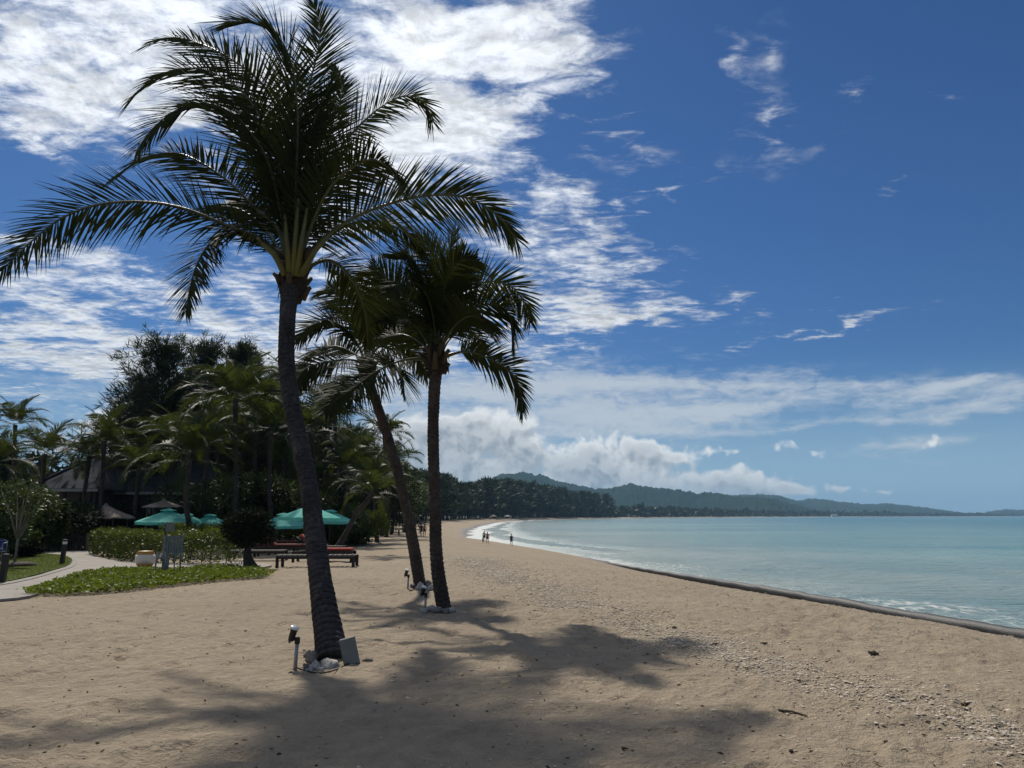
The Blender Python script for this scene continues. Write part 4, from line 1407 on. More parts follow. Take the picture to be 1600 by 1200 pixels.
def sheet(name, pp, z, mat, kind='structure', wall=0.12, n=6):
    """a level slab with an edge, outlined by ground points"""
    P = np.array([(p.x, p.y) for p in px_poly(pp)])
    m = len(P)
    Q = catmull(np.column_stack([np.vstack([P, P[:1]]), np.zeros(m + 1)]), m * n)[:-1, :2]
    k = len(Q)
    V = np.vstack([np.column_stack([Q, np.full(k, z)]), np.column_stack([Q, np.full(k, z - wall)])])
    if np.sum(Q[:, 0] * np.roll(Q[:, 1], -1) - np.roll(Q[:, 0], -1) * Q[:, 1]) < 0:
        V = np.vstack([V[:k][::-1], V[k:][::-1]])
    side = np.array([(i, k + i, k + (i + 1) % k, (i + 1) % k) for i in range(k)])
    o = obj(name, mesh_np(name, V, [side, np.arange(k)[None, :]]), mat)
    return tag(o, kind=kind)


def lawn_material():
    m, T = mat_new('lawn')
    pos = T.n('ShaderNodeNewGeometry').outputs['Position']
    c = T.mix(T.mr(T.noise(pos, 0.8, 4, 0.6), 0.3, 0.7), (0.065, 0.095, 0.012), (0.105, 0.125, 0.022))
    c = T.mix(T.mr(T.noise(pos, 18, 4, 0.7), 0.4, 0.7, 0, 0.6), c, (0.04, 0.06, 0.01))
    finish(T, principled(T, color=c, rough=0.9, spec=0.1, normal=T.bump(T.noise(pos, 40, 3), 1.0, 0.03)).outputs[0])
    return m


M_path = plain('path_concrete', (0.27, 0.245, 0.215), 0.85, var=0.16, scale=1.6, bump=0.006, spec=0.2, bscale=40)
M_edge = plain('path_edge', (0.22, 0.20, 0.18), 0.85, var=0.2, scale=3, bump=0.006)
PATH = [(-90, 945), (45, 934), (75, 915), (120, 901), (170, 892), (230, 890), (300, 890), (360, 890), (400, 889), (424, 884), (380, 879), (300, 881), (225, 880), (180, 877), (152, 870), (138, 862), (100, 861), (58, 862), (62, 867), (98, 869.5), (112, 876), (107, 885), (80, 894), (40, 905), (-90, 925)]
LAWN = [(-90, 925), (0, 913), (40, 905), (80, 894), (107, 885), (112, 876), (98, 869.5), (62, 867), (-90, 866)]
sheet('garden_path', PATH, 0.035, M_path)
sheet('lawn', LAWN, 0.06, lawn_material())
# the sunk edging strip between lawn and path
ed = MB()
_e = catmull([gz(u, v, 0.03) for u, v in [(-90, 925.5), (0, 913.5), (40, 905.5), (80, 894.5), (107.5, 885.3), (113, 876), (98.5, 869)]], 60)
_w = np.gradient(_e, axis=0); _w = np.stack([_w[:, 1], -_w[:, 0], 0 * _w[:, 0]], 1); _w /= np.linalg.norm(_w, axis=1)[:, None]
for a_, b_ in ((0.0, 0.14),):
    L_, R_ = _e + _w * a_, _e + _w * b_
    k_ = len(_e)
    Vv = np.vstack([L_ + [0, 0, 0.02], R_ + [0, 0, 0.02], L_ - [0, 0, 0.08], R_ - [0, 0, 0.08]])
    i_ = np.arange(k_ - 1)
    ed.add(Vv, np.concatenate([np.stack([i_, k_ + i_, k_ + i_ + 1, i_ + 1], 1), np.stack([i_ + k_, i_ + 3 * k_, i_ + 3 * k_ + 1, i_ + k_ + 1], 1), np.stack([i_ + 2 * k_, i_, i_ + 1, i_ + 2 * k_ + 1], 1)]))
tag(ed.build('path_edging', M_edge), kind='structure')


def scatter_in(pp, n, rng):
    P = np.array([(p.x, p.y) for p in px_poly(pp)])
    lo, hi = P.min(0), P.max(0)
    out = []
    while sum(len(o) for o in out) < n:
        q = rng.uniform(lo, hi, (n * 2, 2))
        out.append(q[inpoly(q[:, 0], q[:, 1], P)])
    return np.concatenate(out)[:n]


def creeper():
    rng = np.random.default_rng(8)
    PP = [(42, 931), (80, 915), (125, 901), (175, 892), (260, 892), (330, 890), (400, 891), (423, 897), (412, 903), (380, 905), (330, 909), (260, 917), (190, 925), (120, 930)]
    q = scatter_in(PP, 24000, rng)
    # ragged edge: runners creep out over the sand
    q += rng.normal(0, 0.07, q.shape)
    run = scatter_in(PP, 900, rng); run[:, 1] -= np.abs(rng.normal(0, 0.35, 900)); q = np.vstack([q, run])
    hump = 0.05 + 0.10 * np.clip(fbm(q[:, 0] * 0.9, q[:, 1] * 0.9, 3, 6) + 0.5, 0, 1)
    n = len(q)
    z = 0.03 + hump * rng.random(n)
    d = np.column_stack([rng.normal(0, 1, (n, 2)), rng.uniform(-0.1, 0.7, n)])
    L = rng.uniform(0.045, 0.09, n)
    V, Fq = blades(np.column_stack([q, z]), d, L, L * 0.85, rng=rng)
    tag(obj('creeper', mesh_np('creeper', V, Fq), M_creeper), 'low bright green beach creeper spreading over the sand beside the path', 'ground cover', kind='stuff')
    # grass blades on the lawn
    g = scatter_in(LAWN, 26000, rng)
    n = len(g)
    d = np.column_stack([rng.normal(0, 0.5, (n, 2)), np.ones(n)])
    V, Fq = blades(np.column_stack([g, np.full(n, 0.055)]), d, rng.uniform(0.02, 0.05, n), 0.012, rng=rng)
    tag(obj('lawn_grass', mesh_np('lawn_grass', V, Fq), leaf_mat('grass_blade', (0.055, 0.085, 0.012), (0.12, 0.14, 0.025), 0.3, 0.5, 0.3)), 'short mown grass on the lawn left of the path', 'grass', kind='stuff')


creeper()


def hedge(label, pts, w, h, n, size, mat, seed, z=0.0, group='clipped hedges along the path'):
    rng = np.random.default_rng(seed)
    P = np.array([(p.x, p.y) for p in pts])
    B = Vector((P[0][0], P[0][1], z))
    t = thing('hedge', label, 'hedge', B, group=group)
    seg = np.linalg.norm(np.diff(P, axis=0), axis=1)
    s = rng.random(n) * seg.sum()
    cs = np.concatenate([[0], np.cumsum(seg)])
    base = np.column_stack([np.interp(s, cs, P[:, 0]), np.interp(s, cs, P[:, 1])])
    k = np.clip(np.searchsorted(cs, s) - 1, 0, len(seg) - 1)
    dr = np.diff(P, axis=0)[k] / seg[k][:, None]
    nr = np.column_stack([-dr[:, 1], dr[:, 0]])
    wob = 1 + 0.22 * fbm(s * 1.1, s * 0 + 3, 3, seed) + 0.12 * fbm(s * 4, s * 0 + 3, 2, seed + 1)
    f = rng.random(n)
    a = np.where(f < 0.42, rng.choice([-1, 1], n) * rng.uniform(0.7, 1.02, n), rng.uniform(-1, 1, n))
    zz = np.where(f < 0.42, rng.uniform(0.03, 1, n), np.where(f < 0.85, rng.uniform(0.85, 1.06, n), rng.uniform(0.1, 0.9, n)))
    Q = np.column_stack([base + nr * (a * w / 2 * np.minimum(wob, 1.2))[:, None], zz * h * wob])
    D = np.column_stack([nr * a[:, None], 0.5 * zz]) + rng.normal(0, 0.7, (n, 3))
    L = size * rng.uniform(0.6, 1.3, n)
    V, Fq = blades(Q, D, L, L * 0.5, rng=rng)
    V = V - np.array([B.x, B.y, 0])
    tag(obj('foliage', mesh_np('foliage', V, Fq), mat, t), kind='stuff')
    mb = MB()
    for i in range(int(seg.sum() / 0.35)):
        c = np.array([np.interp(i * 0.35, cs, P[:, 0]) - B.x, np.interp(i * 0.35, cs, P[:, 1]) - B.y, 0])
        c[:2] += rng.normal(0, 0.1, 2)
        mb.tube([c - [0, 0, 0.05], c + [0.05, 0, h * 0.4], c + [rng.normal(0, 0.12), rng.normal(0, 0.12), h * 0.8]], [0.02, 0.015, 0.006], 5)
    tag(mb.build('stems', M_bark, t), kind='stuff')


hedge('clipped bright green hedge behind the striped pot and white rack', [gz(156, 866), gz(216, 877), gz(290, 881), gz(374, 882.5)], 0.9, 0.98, 13000, 0.10, M_hedge, 1)
hedge('loose taller hedge left of the clipped one, behind the slatted gate', [gz(62, 858), gz(110, 857), gz(160, 857)], 1.1, 1.32, 8000, 0.12, M_leaf, 2)
hedge('far low hedge in the gloom under the teal umbrellas', [gz(250, 862), gz(330, 862), gz(380, 864)], 0.8, 1.15, 5000, 0.11, M_hedge, 3)
for i, (u, v, w, h, lab, mt) in enumerate([
        (42, 872, 1.25, 0.75, 'dark rounded shrub on the lawn behind the young tree', M_leaf_dark),
        (2, 868, 1.1, 0.85, 'dark shrub at the left edge of the lawn', M_leaf_dark),
        (75, 862, 2.2, 1.25, 'leafy shrub behind the lawn, left of the slatted gate', M_leaf),
        (20, 860, 2.4, 1.6, 'pale-leaved shrub behind the lawn at the far left', M_leaf)]):
    p = gz(u, v)
    bush('shrub', lab, 'shrub', p.x, p.y, w, h, 2600, 0.12, mt, 40 + i, 'shrubs round the lawn', lumps=10)


def spiky_plant(u, v, label, L, n, seed):
    rng = np.random.default_rng(seed)
    B = gz(u, v)
    t = thing('agave_plant', label, 'plant', B)
    for i in range(n):
        a = i * 2.399; e = math.radians(rng.uniform(25, 75))
        d = np.array([math.cos(a) * math.cos(e), math.sin(a) * math.cos(e), math.sin(e)])
        s = np.cross(d, (0, 0, 1)); s /= np.linalg.norm(s)
        z0 = np.array([0, 0, 0.9])
        P = [z0, z0 + d * L * 0.35, z0 + d * L * 0.7 - np.array([0, 0, 0.04]), z0 + d * L - np.array([0, 0, 0.14 * L])]
        W = [0.05, 0.075, 0.05, 0.004]
        mb = MB()
        V = []
        for p, w in zip(P, W):
            V += [p - s * w * L, p + np.cross(s, d) * -0.02 * L, p + s * w * L]
        mb.add(V, [(3 * k + j, 3 * k + j + 1, 3 * k + j + 4, 3 * k + j + 3) for k in range(3) for j in range(2)])
        mb.build('leaf', M_agave, t)
    st = MB(); st.tube([(0, 0, -0.05), (0.02, 0, 0.5), (0, 0, 0.95)], [0.07, 0.06, 0.05], 8); st.build('stem', M_bark, t, True)


M_agave = leaf_mat('agave_leaf', (0.10, 0.13, 0.085), (0.22, 0.25, 0.17), 0.2, 0.4, 0.4)
spiky_plant(72, 857, 'pale green spiky plant with broad pointed leaves above the hedge', 0.95, 13, 3)
spiky_plant(88, 858, 'smaller spiky pale plant right of the larger one above the hedge', 0.75, 11, 4)


def young_tree():
    B = gz(22, 887)
    t = thing('young_tree', 'young bare-stemmed garden tree standing in a round mulch bed on the lawn', 'tree', B)
    rng = np.random.default_rng(12)
    mb = MB()
    mb.tube([(0, 0, 0), (0.02, 0, 0.5), (0.0, 0.03, 1.0)], [0.045, 0.035, 0.03], 8)
    tips = []
    for i in range(9):
        a = i * 2.4
        e = np.array([math.cos(a) * rng.uniform(0.3, 0.8), math.sin(a) * rng.uniform(0.3, 0.7), rng.uniform(1.4, 2.7)])
        mb.tube([(0, 0.03, 0.85), tuple(e * np.array([0.35, 0.35, 0.62])), tuple(e)], [0.025, 0.017, 0.008], 6)
        tips.append(e)
    mb.build('trunk', M_bark_pale, t, True)
    V, Fq = leaf_cloud(rng, tips, [0.26] * 9, 800, 0.12, 0.8, 0.2)
    tag(obj('crown', mesh_np('crown', V, Fq), M_leaf, t), kind='stuff')
    bd = MB()
    bd.lathe([(0.62, 0.0), (0.60, 0.07), (0.45, 0.12), (0.12, 0.13)], 22)
    V = np.concatenate(bd.V); V[:, 2] += 0.03 * vnoise(V[:, 0] * 9, V[:, 1] * 9, 2)
    bd.V = [V]
    tag(bd.build('mulch_bed', M_litter, None, True, loc=(B.x, B.y, 0.05)), kind='structure')


M_bark_pale = plain('pale_bark', (0.17, 0.15, 0.125), 0.9, var=0.3, scale=12, bump=0.01)
young_tree()

# ------------------------------------------------------------------ the building behind the garden
M_roof = plain('roof_slate', (0.034, 0.040, 0.048), 0.9, var=0.25, scale=2.0, bump=0.01, bscale=8, spec=0.08)
M_fascia = plain('fascia_paint', (0.30, 0.31, 0.32), 0.6)
M_wall = plain('render_wall', (0.10, 0.094, 0.086), 0.9, var=0.12, scale=2.0)
M_dark = plain('dark_timber', (0.030, 0.022, 0.017), 0.7, var=0.3, scale=9)
M_glass, GT = mat_new('dark_window_glass')
finish(GT, principled(GT, color=(0.02, 0.025, 0.03), rough=0.06, spec=0.6).outputs[0])


def pavilion(label, u0, u1, Y, ve, vr, depth, over=0.8, nwin=4):
    x0, x1 = X(u0, Y), X(u1, Y)
    ze, zr = px_h(ve, Y), px_h(vr, Y + depth / 2)
    w = x1 - x0
    t = thing('garden_building', label, 'building', ((x0 + x1) / 2, Y, 0))
    wl = MB()
    wl.box((0, depth / 2, ze / 2 - 0.1), (w - 2 * over, depth - 2 * over, ze))
    wl.build('wall', M_wall, t)
    rf = MB()
    # hipped roof of two skins
    ins = min(w, depth) * 0.48
    for dz in (0.0, -0.14):
        V = [(-w / 2, 0, ze + dz), (w / 2, 0, ze + dz), (w / 2, depth, ze + dz), (-w / 2, depth, ze + dz), (-w / 2 + ins, depth / 2, zr + dz), (w / 2 - ins, depth / 2, zr + dz)]
        n0 = rf.nv
        rf.add(V, [(0, 1, 5, 4), (2, 3, 4, 5)])
        rf.F.setdefault(3, []).append(np.array([(n0 + 1, n0 + 2, n0 + 5), (n0 + 3, n0 + 0, n0 + 4)]))
    rf.add([(-w / 2, 0, ze), (w / 2, 0, ze), (w / 2, depth, ze), (-w / 2, depth, ze), (-w / 2, 0, ze - 0.14), (w / 2, 0, ze - 0.14), (w / 2, depth, ze - 0.14), (-w / 2, depth, ze - 0.14)],
           [(0, 4, 5, 1), (1, 5, 6, 2), (2, 6, 7, 3), (3, 7, 4, 0)])
    roof = rf.build('roof', M_roof, t)
    cp = MB()
    cp.tube([(-w / 2 + ins, depth / 2, zr + 0.03), (w / 2 - ins, depth / 2, zr + 0.03)], 0.09, 6)
    for sx in (-1, 1):
        for yy in (0, depth):
            cp.tube([(sx * w / 2, yy, ze + 0.03), (sx * (w / 2 - ins), depth / 2, zr + 0.03)], 0.08, 6)
    cp.build('ridge_cap', M_roof, roof)
    fb = MB()
    fb.box((0, -0.03, ze - 0.10), (w + 0.04, 0.05, 0.16))
    fb.build('fascia_board', M_fascia, t)
    for i in range(nwin):
        cx = -w / 2 + over + (w - 2 * over) * (i + 0.5) / nwin
        f = MB()
        ww, wh = (w - 2 * over) / nwin * 0.72, min(2.1, ze * 0.72)
        for sx in (-1, 1):
            f.box((cx + sx * ww / 2, over - 0.03, wh / 2 + 0.1), (0.08, 0.09, wh))
        f.box((cx, over - 0.03, wh + 0.14), (ww + 0.16, 0.09, 0.08))
        f.box((cx, over - 0.03, wh / 2), (0.06, 0.08, wh))
        fr = f.build('window', M_dark, t)
        g = MB(); g.box((cx, over - 0.012, wh / 2 + 0.1), (ww - 0.09, 0.02, wh - 0.05)); g.build('pane', M_glass, fr)
    for i in range(nwin + 1):
        cx = -w / 2 + 0.25 + (w - 0.5) * i / nwin
        p = MB(); p.box((cx, 0.25, ze / 2 - 0.08), (0.16, 0.16, ze)); p.build('post', M_dark, t)


pavilion('long low garden building with a dark slate roof and pale eaves board behind the palms', 150, 345, 50, 769, 707, 11, nwin=6)
pavilion('smaller pavilion with a grey hipped roof at the left end of the garden building', 48, 158, 46.5, 764, 712, 8, nwin=4)

# ------------------------------------------------------------------ thatched shelters and teal umbrellas
M_thatch = plain('thatch', (0.24, 0.195, 0.165), 0.95, var=0.35, scale=20, bump=0.04, stretch=(1, 1, 0.25), spec=0.1)
M_teal, TT_ = mat_new('teal_canvas')
_p = principled(TT_, color=TT_.mix(TT_.mr(TT_.noise(TT_.n('ShaderNodeTexCoord').outputs['Object'], 3.0, 4), 0.3, 0.7), (0.28, 0.74, 0.66), (0.33, 0.80, 0.72)), rough=0.8, spec=0.2)
_t = TT_.n('ShaderNodeBsdfTranslucent'); _t.inputs[0].default_value = (0.28, 0.80, 0.72, 1)
_x = TT_.n('ShaderNodeMixShader'); _x.inputs[0].default_value = 0.6
TT_.t.links.new(_p.outputs[0], _x.inputs[1]); TT_.t.links.new(_t.outputs[0], _x.inputs[2]); finish(TT_, _x.outputs[0])
M_pole = plain('pole_timber', (0.12, 0.085, 0.055), 0.7, var=0.3, scale=8, stretch=(4, 4, 0.5))
M_base = plain('umbrella_base', (0.12, 0.12, 0.12), 0.8)


def thatched(label, u, Y, w, va, ve, seed, z=0.0):
    rng = np.random.default_rng(seed)
    t = thing('thatched_shelter', label, 'shelter', (X(u, Y), Y, z))
    za, ze = px_h(va, Y) - z, px_h(ve, Y) - z
    r = w / 2
    n = 40
    layers = []
    for k in range(4):
        mb = MB()
        f0, f1 = k / 4, (k + 1) / 4 + 0.06
        ring = []
        for f in (f0, f1):
            ang = np.linspace(0, 2 * math.pi, n, endpoint=False)
            rr = 0.04 + r * f + (rng.uniform(-0.05, 0.03, n) * r if f == f1 else 0)
            zz = za + (ze - za) * (f ** 0.85) + (0.015 if f == f1 else 0.02) + (rng.uniform(-0.04, 0.01, n) if f == f1 else 0)
            ring.append(np.stack([rr * np.cos(ang), rr * np.sin(ang), np.broadcast_to(zz, (n,))], 1))
        low = ring[1] - np.array([0, 0, 0.05])
        j = np.arange(n)
        V = np.vstack([ring[0], ring[1], low])
        mb.add(V, np.concatenate([np.stack([j + n, (j + 1) % n + n, (j + 1) % n, j], 1), np.stack([j + 2 * n, (j + 1) % n + 2 * n, (j + 1) % n + n, j + n], 1)]))
        mb.build('thatch_layer', M_thatch, t)
    tp = MB(); tp.lathe([(0.10, za - 0.03), (0.09, za + 0.06), (0.03, za + 0.1)], 10); tp.build('cap', M_thatch, t)
    pl = MB(); pl.tube([(0, 0, -0.1), (0, 0, za - 0.02)], 0.05, 10); pl.build('pole', M_pole, t, True)
    for i in range(6):
        a = i * math.pi / 3 + 0.3
        p = MB(); p.tube([(r * 0.80 * math.cos(a), r * 0.80 * math.sin(a), -0.1), (r * 0.80 * math.cos(a), r * 0.80 * math.sin(a), ze + (za - ze) * 0.14)], 0.035, 7); p.build('post', M_pole, t, True)
        b = MB(); b.tube([(0, 0, za - 0.12), (r * 0.9 * math.cos(a), r * 0.9 * math.sin(a), ze + 0.02)], 0.025, 6); b.build('rafter', M_pole, t, True)


thatched('round thatched shelter with a grey straw roof, left of the teal umbrellas', 173, 40.3, 2.55, 790, 808, 1)
thatched('dim thatched roof behind and above the left teal umbrella', 262, 42, 1.9, 782, 792, 2)


def umbrella_proto():
    t = thing('beach_umbrella', 'x', 'umbrella', (0, 0, 0), group='teal umbrellas over the sunbeds')
    R, za, ze, n = 1.36, 2.35, 1.80, 8
    mb = MB()
    for sk, dz in ((1, 0), (-1, -0.012)):
        for k in range(n):
            a0, a1 = 2 * math.pi * k / n, 2 * math.pi * (k + 1) / n
            rows = []
            for f in (0.10, 0.4, 0.7, 1.0):
                row = []
                for q in (0, 0.33, 0.67, 1):
                    a = a0 + (a1 - a0) * q
                    sag = 1 - 0.10 * math.sin(math.pi * q) * f
                    pr = R * f * (math.cos(math.pi / n) / math.cos((q - 0.5) * 2 * math.pi / n) * 0.5 + 0.5)
                    row.append((pr * math.cos(a) * (sag if f == 1 else 1), pr * math.sin(a) * (sag if f == 1 else 1), za - (za - ze) * f - 0.035 * math.sin(math.pi * f) * math.sin(math.pi * q) + dz))
                rows += row
            mb.add(rows, [(r * 4 + c, r * 4 + 4 + c, r * 4 + 5 + c, r * 4 + 1 + c) for r in range(3) for c in range(3)])
    canopy = mb.build('canopy', M_teal, t)
    v = MB()
    for k in range(n):
        a0, a1 = 2 * math.pi * k / n, 2 * math.pi * (k + 1) / n
        V = []
        for q in (0, 0.5, 1):
            a = a0 + (a1 - a0) * q
            pr = R * (1 if q != 0.5 else 0.9 * (math.cos(math.pi / n) * 0.5 + 0.5))
            V += [(pr * math.cos(a), pr * math.sin(a), ze - 0.004), (pr * 1.005 * math.cos(a), pr * 1.005 * math.sin(a), ze - 0.13 - 0.02 * (q == 0.5))]
        v.add(V, [(0, 1, 3, 2), (2, 3, 5, 4)])
    v.build('valance', M_teal, canopy)
    cp = MB(); cp.lathe([(0.36, za - 0.055), (0.35, za - 0.035), (0.18, za + 0.03), (0.02, za + 0.06)], 8); cp.build('vent_cap', M_teal, t)
    pl = MB(); pl.tube([(0, 0, 0), (0, 0, za + 0.04)], 0.028, 10); pl.tube([(0, 0, za + 0.03), (0, 0, za + 0.10)], [0.03, 0.012], 8); pl.build('pole', M_pole, t, True)
    for k in range(n):
        a = 2 * math.pi * k / n
        r_ = MB(); r_.tube([(0.05 * math.cos(a), 0.05 * math.sin(a), za - 0.05), (R * 0.985 * math.cos(a), R * 0.985 * math.sin(a), ze - 0.02)], 0.012, 5)
        r_.tube([(0.03 * math.cos(a), 0.03 * math.sin(a), za - 0.62), (R * 0.5 * math.cos(a), R * 0.5 * math.sin(a), (za + ze) / 2 - 0.035)], 0.010, 5)
        r_.build('rib', M_pole, t)
    bs = MB(); bs.lathe([(0.30, 0.0), (0.30, 0.07), (0.07, 0.10), (0.05, 0.30)], 16); bs.build('base', M_base, t)
    return t


def copy_tree(root):
    c = root.copy(); COL.objects.link(c)
    for ch in root.children:
        d = ch.copy(); COL.objects.link(d); d.parent = c
        for g in ch.children:
            e = g.copy(); COL.objects.link(e); e.parent = d
    return c


UMB = [(270, 39.0, 794.5, 1.0, 'teal umbrella with a vent cap standing behind the clipped hedge, largest of the left ones'),
       (300, 40.6, 801.5, 0.94, 'teal umbrella half hidden behind the large left one'),
       (334, 41.6, 802.5, 0.94, 'third teal umbrella from the left, low beside the round dark bush'),
       (448, 39.6, 801, 0.96, 'smaller teal umbrella just left of the front palm trunk'),
       (487, 36.5, 787, 1.0, 'largest teal umbrella, its top hidden by the front palm trunk'),
       (519, 41.0, 796, 0.92, 'teal umbrella showing its rim right of the front palm trunk')]
up = umbrella_proto()
for i, (u, Y, va, q, lab) in enumerate(UMB):
    o = up if i == 0 else copy_tree(up)
    zt = px_h(va, Y)
    o.location = (X(u, Y), Y, zt - 2.42 * q)
    o.rotation_euler = (0.02, -0.03 * (i % 2), 0.2 + i * 0.31)
    o.scale = (q * (1.08 if i in (0, 4) else 1.0),) * 2 + (q,)
    o['label'] = lab

# ------------------------------------------------------------------ sunbeds
M_bed = plain('sunbed_timber', (0.022, 0.015, 0.011), 0.6, var=0.35, scale=8, stretch=(0.5, 4, 4))
M_red = plain('red_cushion', (0.36, 0.045, 0.030), 0.8, var=0.15, scale=4)
M_dkred = plain('dark_red_cushion', (0.16, 0.03, 0.025), 0.8, var=0.2, scale=4)


def sunbed(label, u, Y, L=2.1, rz=0.0, raise_=0.0, cush=None, h=0.36):
    x = X(u, Y)
    t = thing('sunbed', label, 'sunbed', on(x, Y), rz, 'wooden sunbeds under the teal umbrellas')
    for sy in (-1, 1):
        r = MB(); r.box((0, sy * 0.33, h - 0.05), (L, 0.05, 0.10), bev=0.008); r.build('side_rail', M_bed, t)
        for sx in (-1, 1):
            l = MB(); l.box((sx * (L / 2 - 0.05), sy * 0.33, (h - 0.1) / 2 - 0.03), (0.09, 0.07, h - 0.04), bev=0.006); l.build('leg', M_bed, t)
    sp = L * 0.36 if raise_ else 0
    k = 0
    for i in range(16):
        sx = -L / 2 + 0.06 + (L - 0.12) * i / 15
        if sx < -L / 2 + sp:
            continue
        s = MB(); s.box((sx, 0, h + 0.012), (0.085, 0.60, 0.022)); s.build('slat', M_bed, t)
    if raise_:
        b = MB(); c, s_ = math.cos(raise_), math.sin(raise_)
        px_ = -L / 2 + sp
        for i in range(6):
            d = 0.07 + (sp - 0.1) * i / 5
            b.box((px_ - d * c, 0, h + 0.012 + d * s_), (0.085, 0.6, 0.022), ry=raise_)
        for sy in (-1, 1):
            b.box((px_ - sp / 2 * c, sy * 0.27, h - 0.015 + sp / 2 * s_), (sp, 0.04, 0.035), ry=raise_)
        b.build('backrest', M_bed, t)
        st = MB(); st.tube([(px_ - sp * 0.7 * c, 0, h + sp * 0.7 * s_), (px_ - sp * 0.95, 0, h - 0.06)], 0.018, 6); st.build('strut', M_bed, t)
    if cush:
        c_ = MB()
        L2 = L - 0.06 - sp
        c_.box((-L / 2 + sp + L2 / 2, 0, h + 0.065), (L2, 0.58, 0.085), bev=0.02)
        c_.build('mattress', cush, t)
        if raise_:
            c2 = MB(); d = sp / 2
            c2.box((-L / 2 + sp - d * math.cos(raise_) + 0.055 * math.sin(raise_), 0, h + 0.025 + d * math.sin(raise_) + 0.055 * math.cos(raise_)), (sp - 0.04, 0.58, 0.08), ry=raise_, bev=0.02)
            c2.build('back_cushion', cush, t)
    return t


sunbed('nearest bare dark sunbed, its long rail crossing behind the front palm trunk', 503, 26.2, 2.5, 0.02)
sunbed('sunbed with a bright red mattress right of the front palm trunk', 513, 29.2, 2.15, 0.0, 0.75, M_red)
sunbed('dark sunbed behind the one with the red mattress', 507, 33.5, 2.1, 0.03, 0.5)
sunbed('dark sunbed left of the front palm trunk with a dark red raised back', 448, 33.0, 2.1, 0.1, 0.8, M_dkred)
sunbed('low dark sunbed beside the round dark bush', 412, 30.0, 2.0, 0.05, 0.0)
sunbed('shadowed sunbed behind the trunk of the round dark bush', 400, 34.5, 2.0, -0.1, 0.7, M_dkred)
sunbed('farthest shadowed sunbed under the small teal umbrella', 440, 38.5, 2.0, 0.15, 0.7, M_dkred)


# ------------------------------------------------------------------ the round dark bush on its stem
def ball_tree():
    B = gz(386, 887)
    t = thing('ball_shaped_tree', 'dark round-crowned bush on a thick stem at the end of the creeper patch', 'tree', B)
    rng = np.random.default_rng(21)
    V, Fq = leaf_cloud(rng, [(-0.25, 0, 1.35), (0.1, 0.1, 1.42), (0.38, 0, 1.22), (-0.5, 0.1, 1.15), (0.0, -0.2, 1.1), (0.55, 0.1, 0.98), (-0.2, 0.2, 1.0)], [0.52, 0.52, 0.44, 0.40, 0.5, 0.32, 0.45], 9000, 0.10, 0.9, 0.45)
    tag(obj('crown', mesh_np('crown', V, Fq), M_leaf_dark, t), kind='stuff')
    mb = MB()
    mb.tube([(0.12, 0, -0.05), (0.06, 0, 0.12), (-0.02, 0, 0.4), (0.02, 0, 0.9), (0.0, 0, 1.3)], [0.26, 0.19, 0.12, 0.10, 0.06], 12)
    mb.tube([(0, 0, 0.75), (0.3, 0.05, 1.1)], [0.06, 0.03], 6)
    mb.tube([(0, 0, 0.7), (-0.35, 0.0, 1.1)], [0.06, 0.03], 6)
    mb.build('trunk', M_bark, t, True)


ball_tree()

# ------------------------------------------------------------------ small garden furniture
M_pot = plain('pot_cream', (0.62, 0.57, 0.48), 0.5, var=0.08)
M_ochre = plain('pot_ochre', (0.46, 0.24, 0.045), 0.5, var=0.12)
M_white = plain('weathered_white_paint', (0.17, 0.185, 0.20), 0.7, var=0.25, scale=14, bump=0.004)
M_grey = plain('grey_paint', (0.165, 0.172, 0.150), 0.55, var=0.12, scale=6)
M_black = plain('black_plastic', (0.012, 0.012, 0.013), 0.45, var=0.2)
M_steel = plain('galvanised_pipe', (0.30, 0.30, 0.29), 0.45, metal=0.3, var=0.2, scale=20)
M_lens = plain('opal_lens', (0.75, 0.74, 0.70), 0.3, var=0.03)


def pot():
    B = gz(226, 887); B.z = 0.035
    t = thing('striped_pot', 'big round cream pot with ochre bands at rim and foot, in front of the hedge', 'pot', B)
    R = 0.30
    for nm, prof, mt in (('foot_band', [(0.20, 0), (0.245, 0.05), (0.262, 0.10)], M_ochre), ('belly', [(0.262, 0.10), (0.298, 0.20), (0.300, 0.29), (0.272, 0.37)], M_pot), ('rim_band', [(0.272, 0.37), (0.24, 0.42), (0.215, 0.45), (0.235, 0.475), (0.215, 0.478), (0.19, 0.45)], M_ochre)):
        mb = MB(); mb.lathe(prof, 28); mb.build(nm, mt, t, True)


pot()


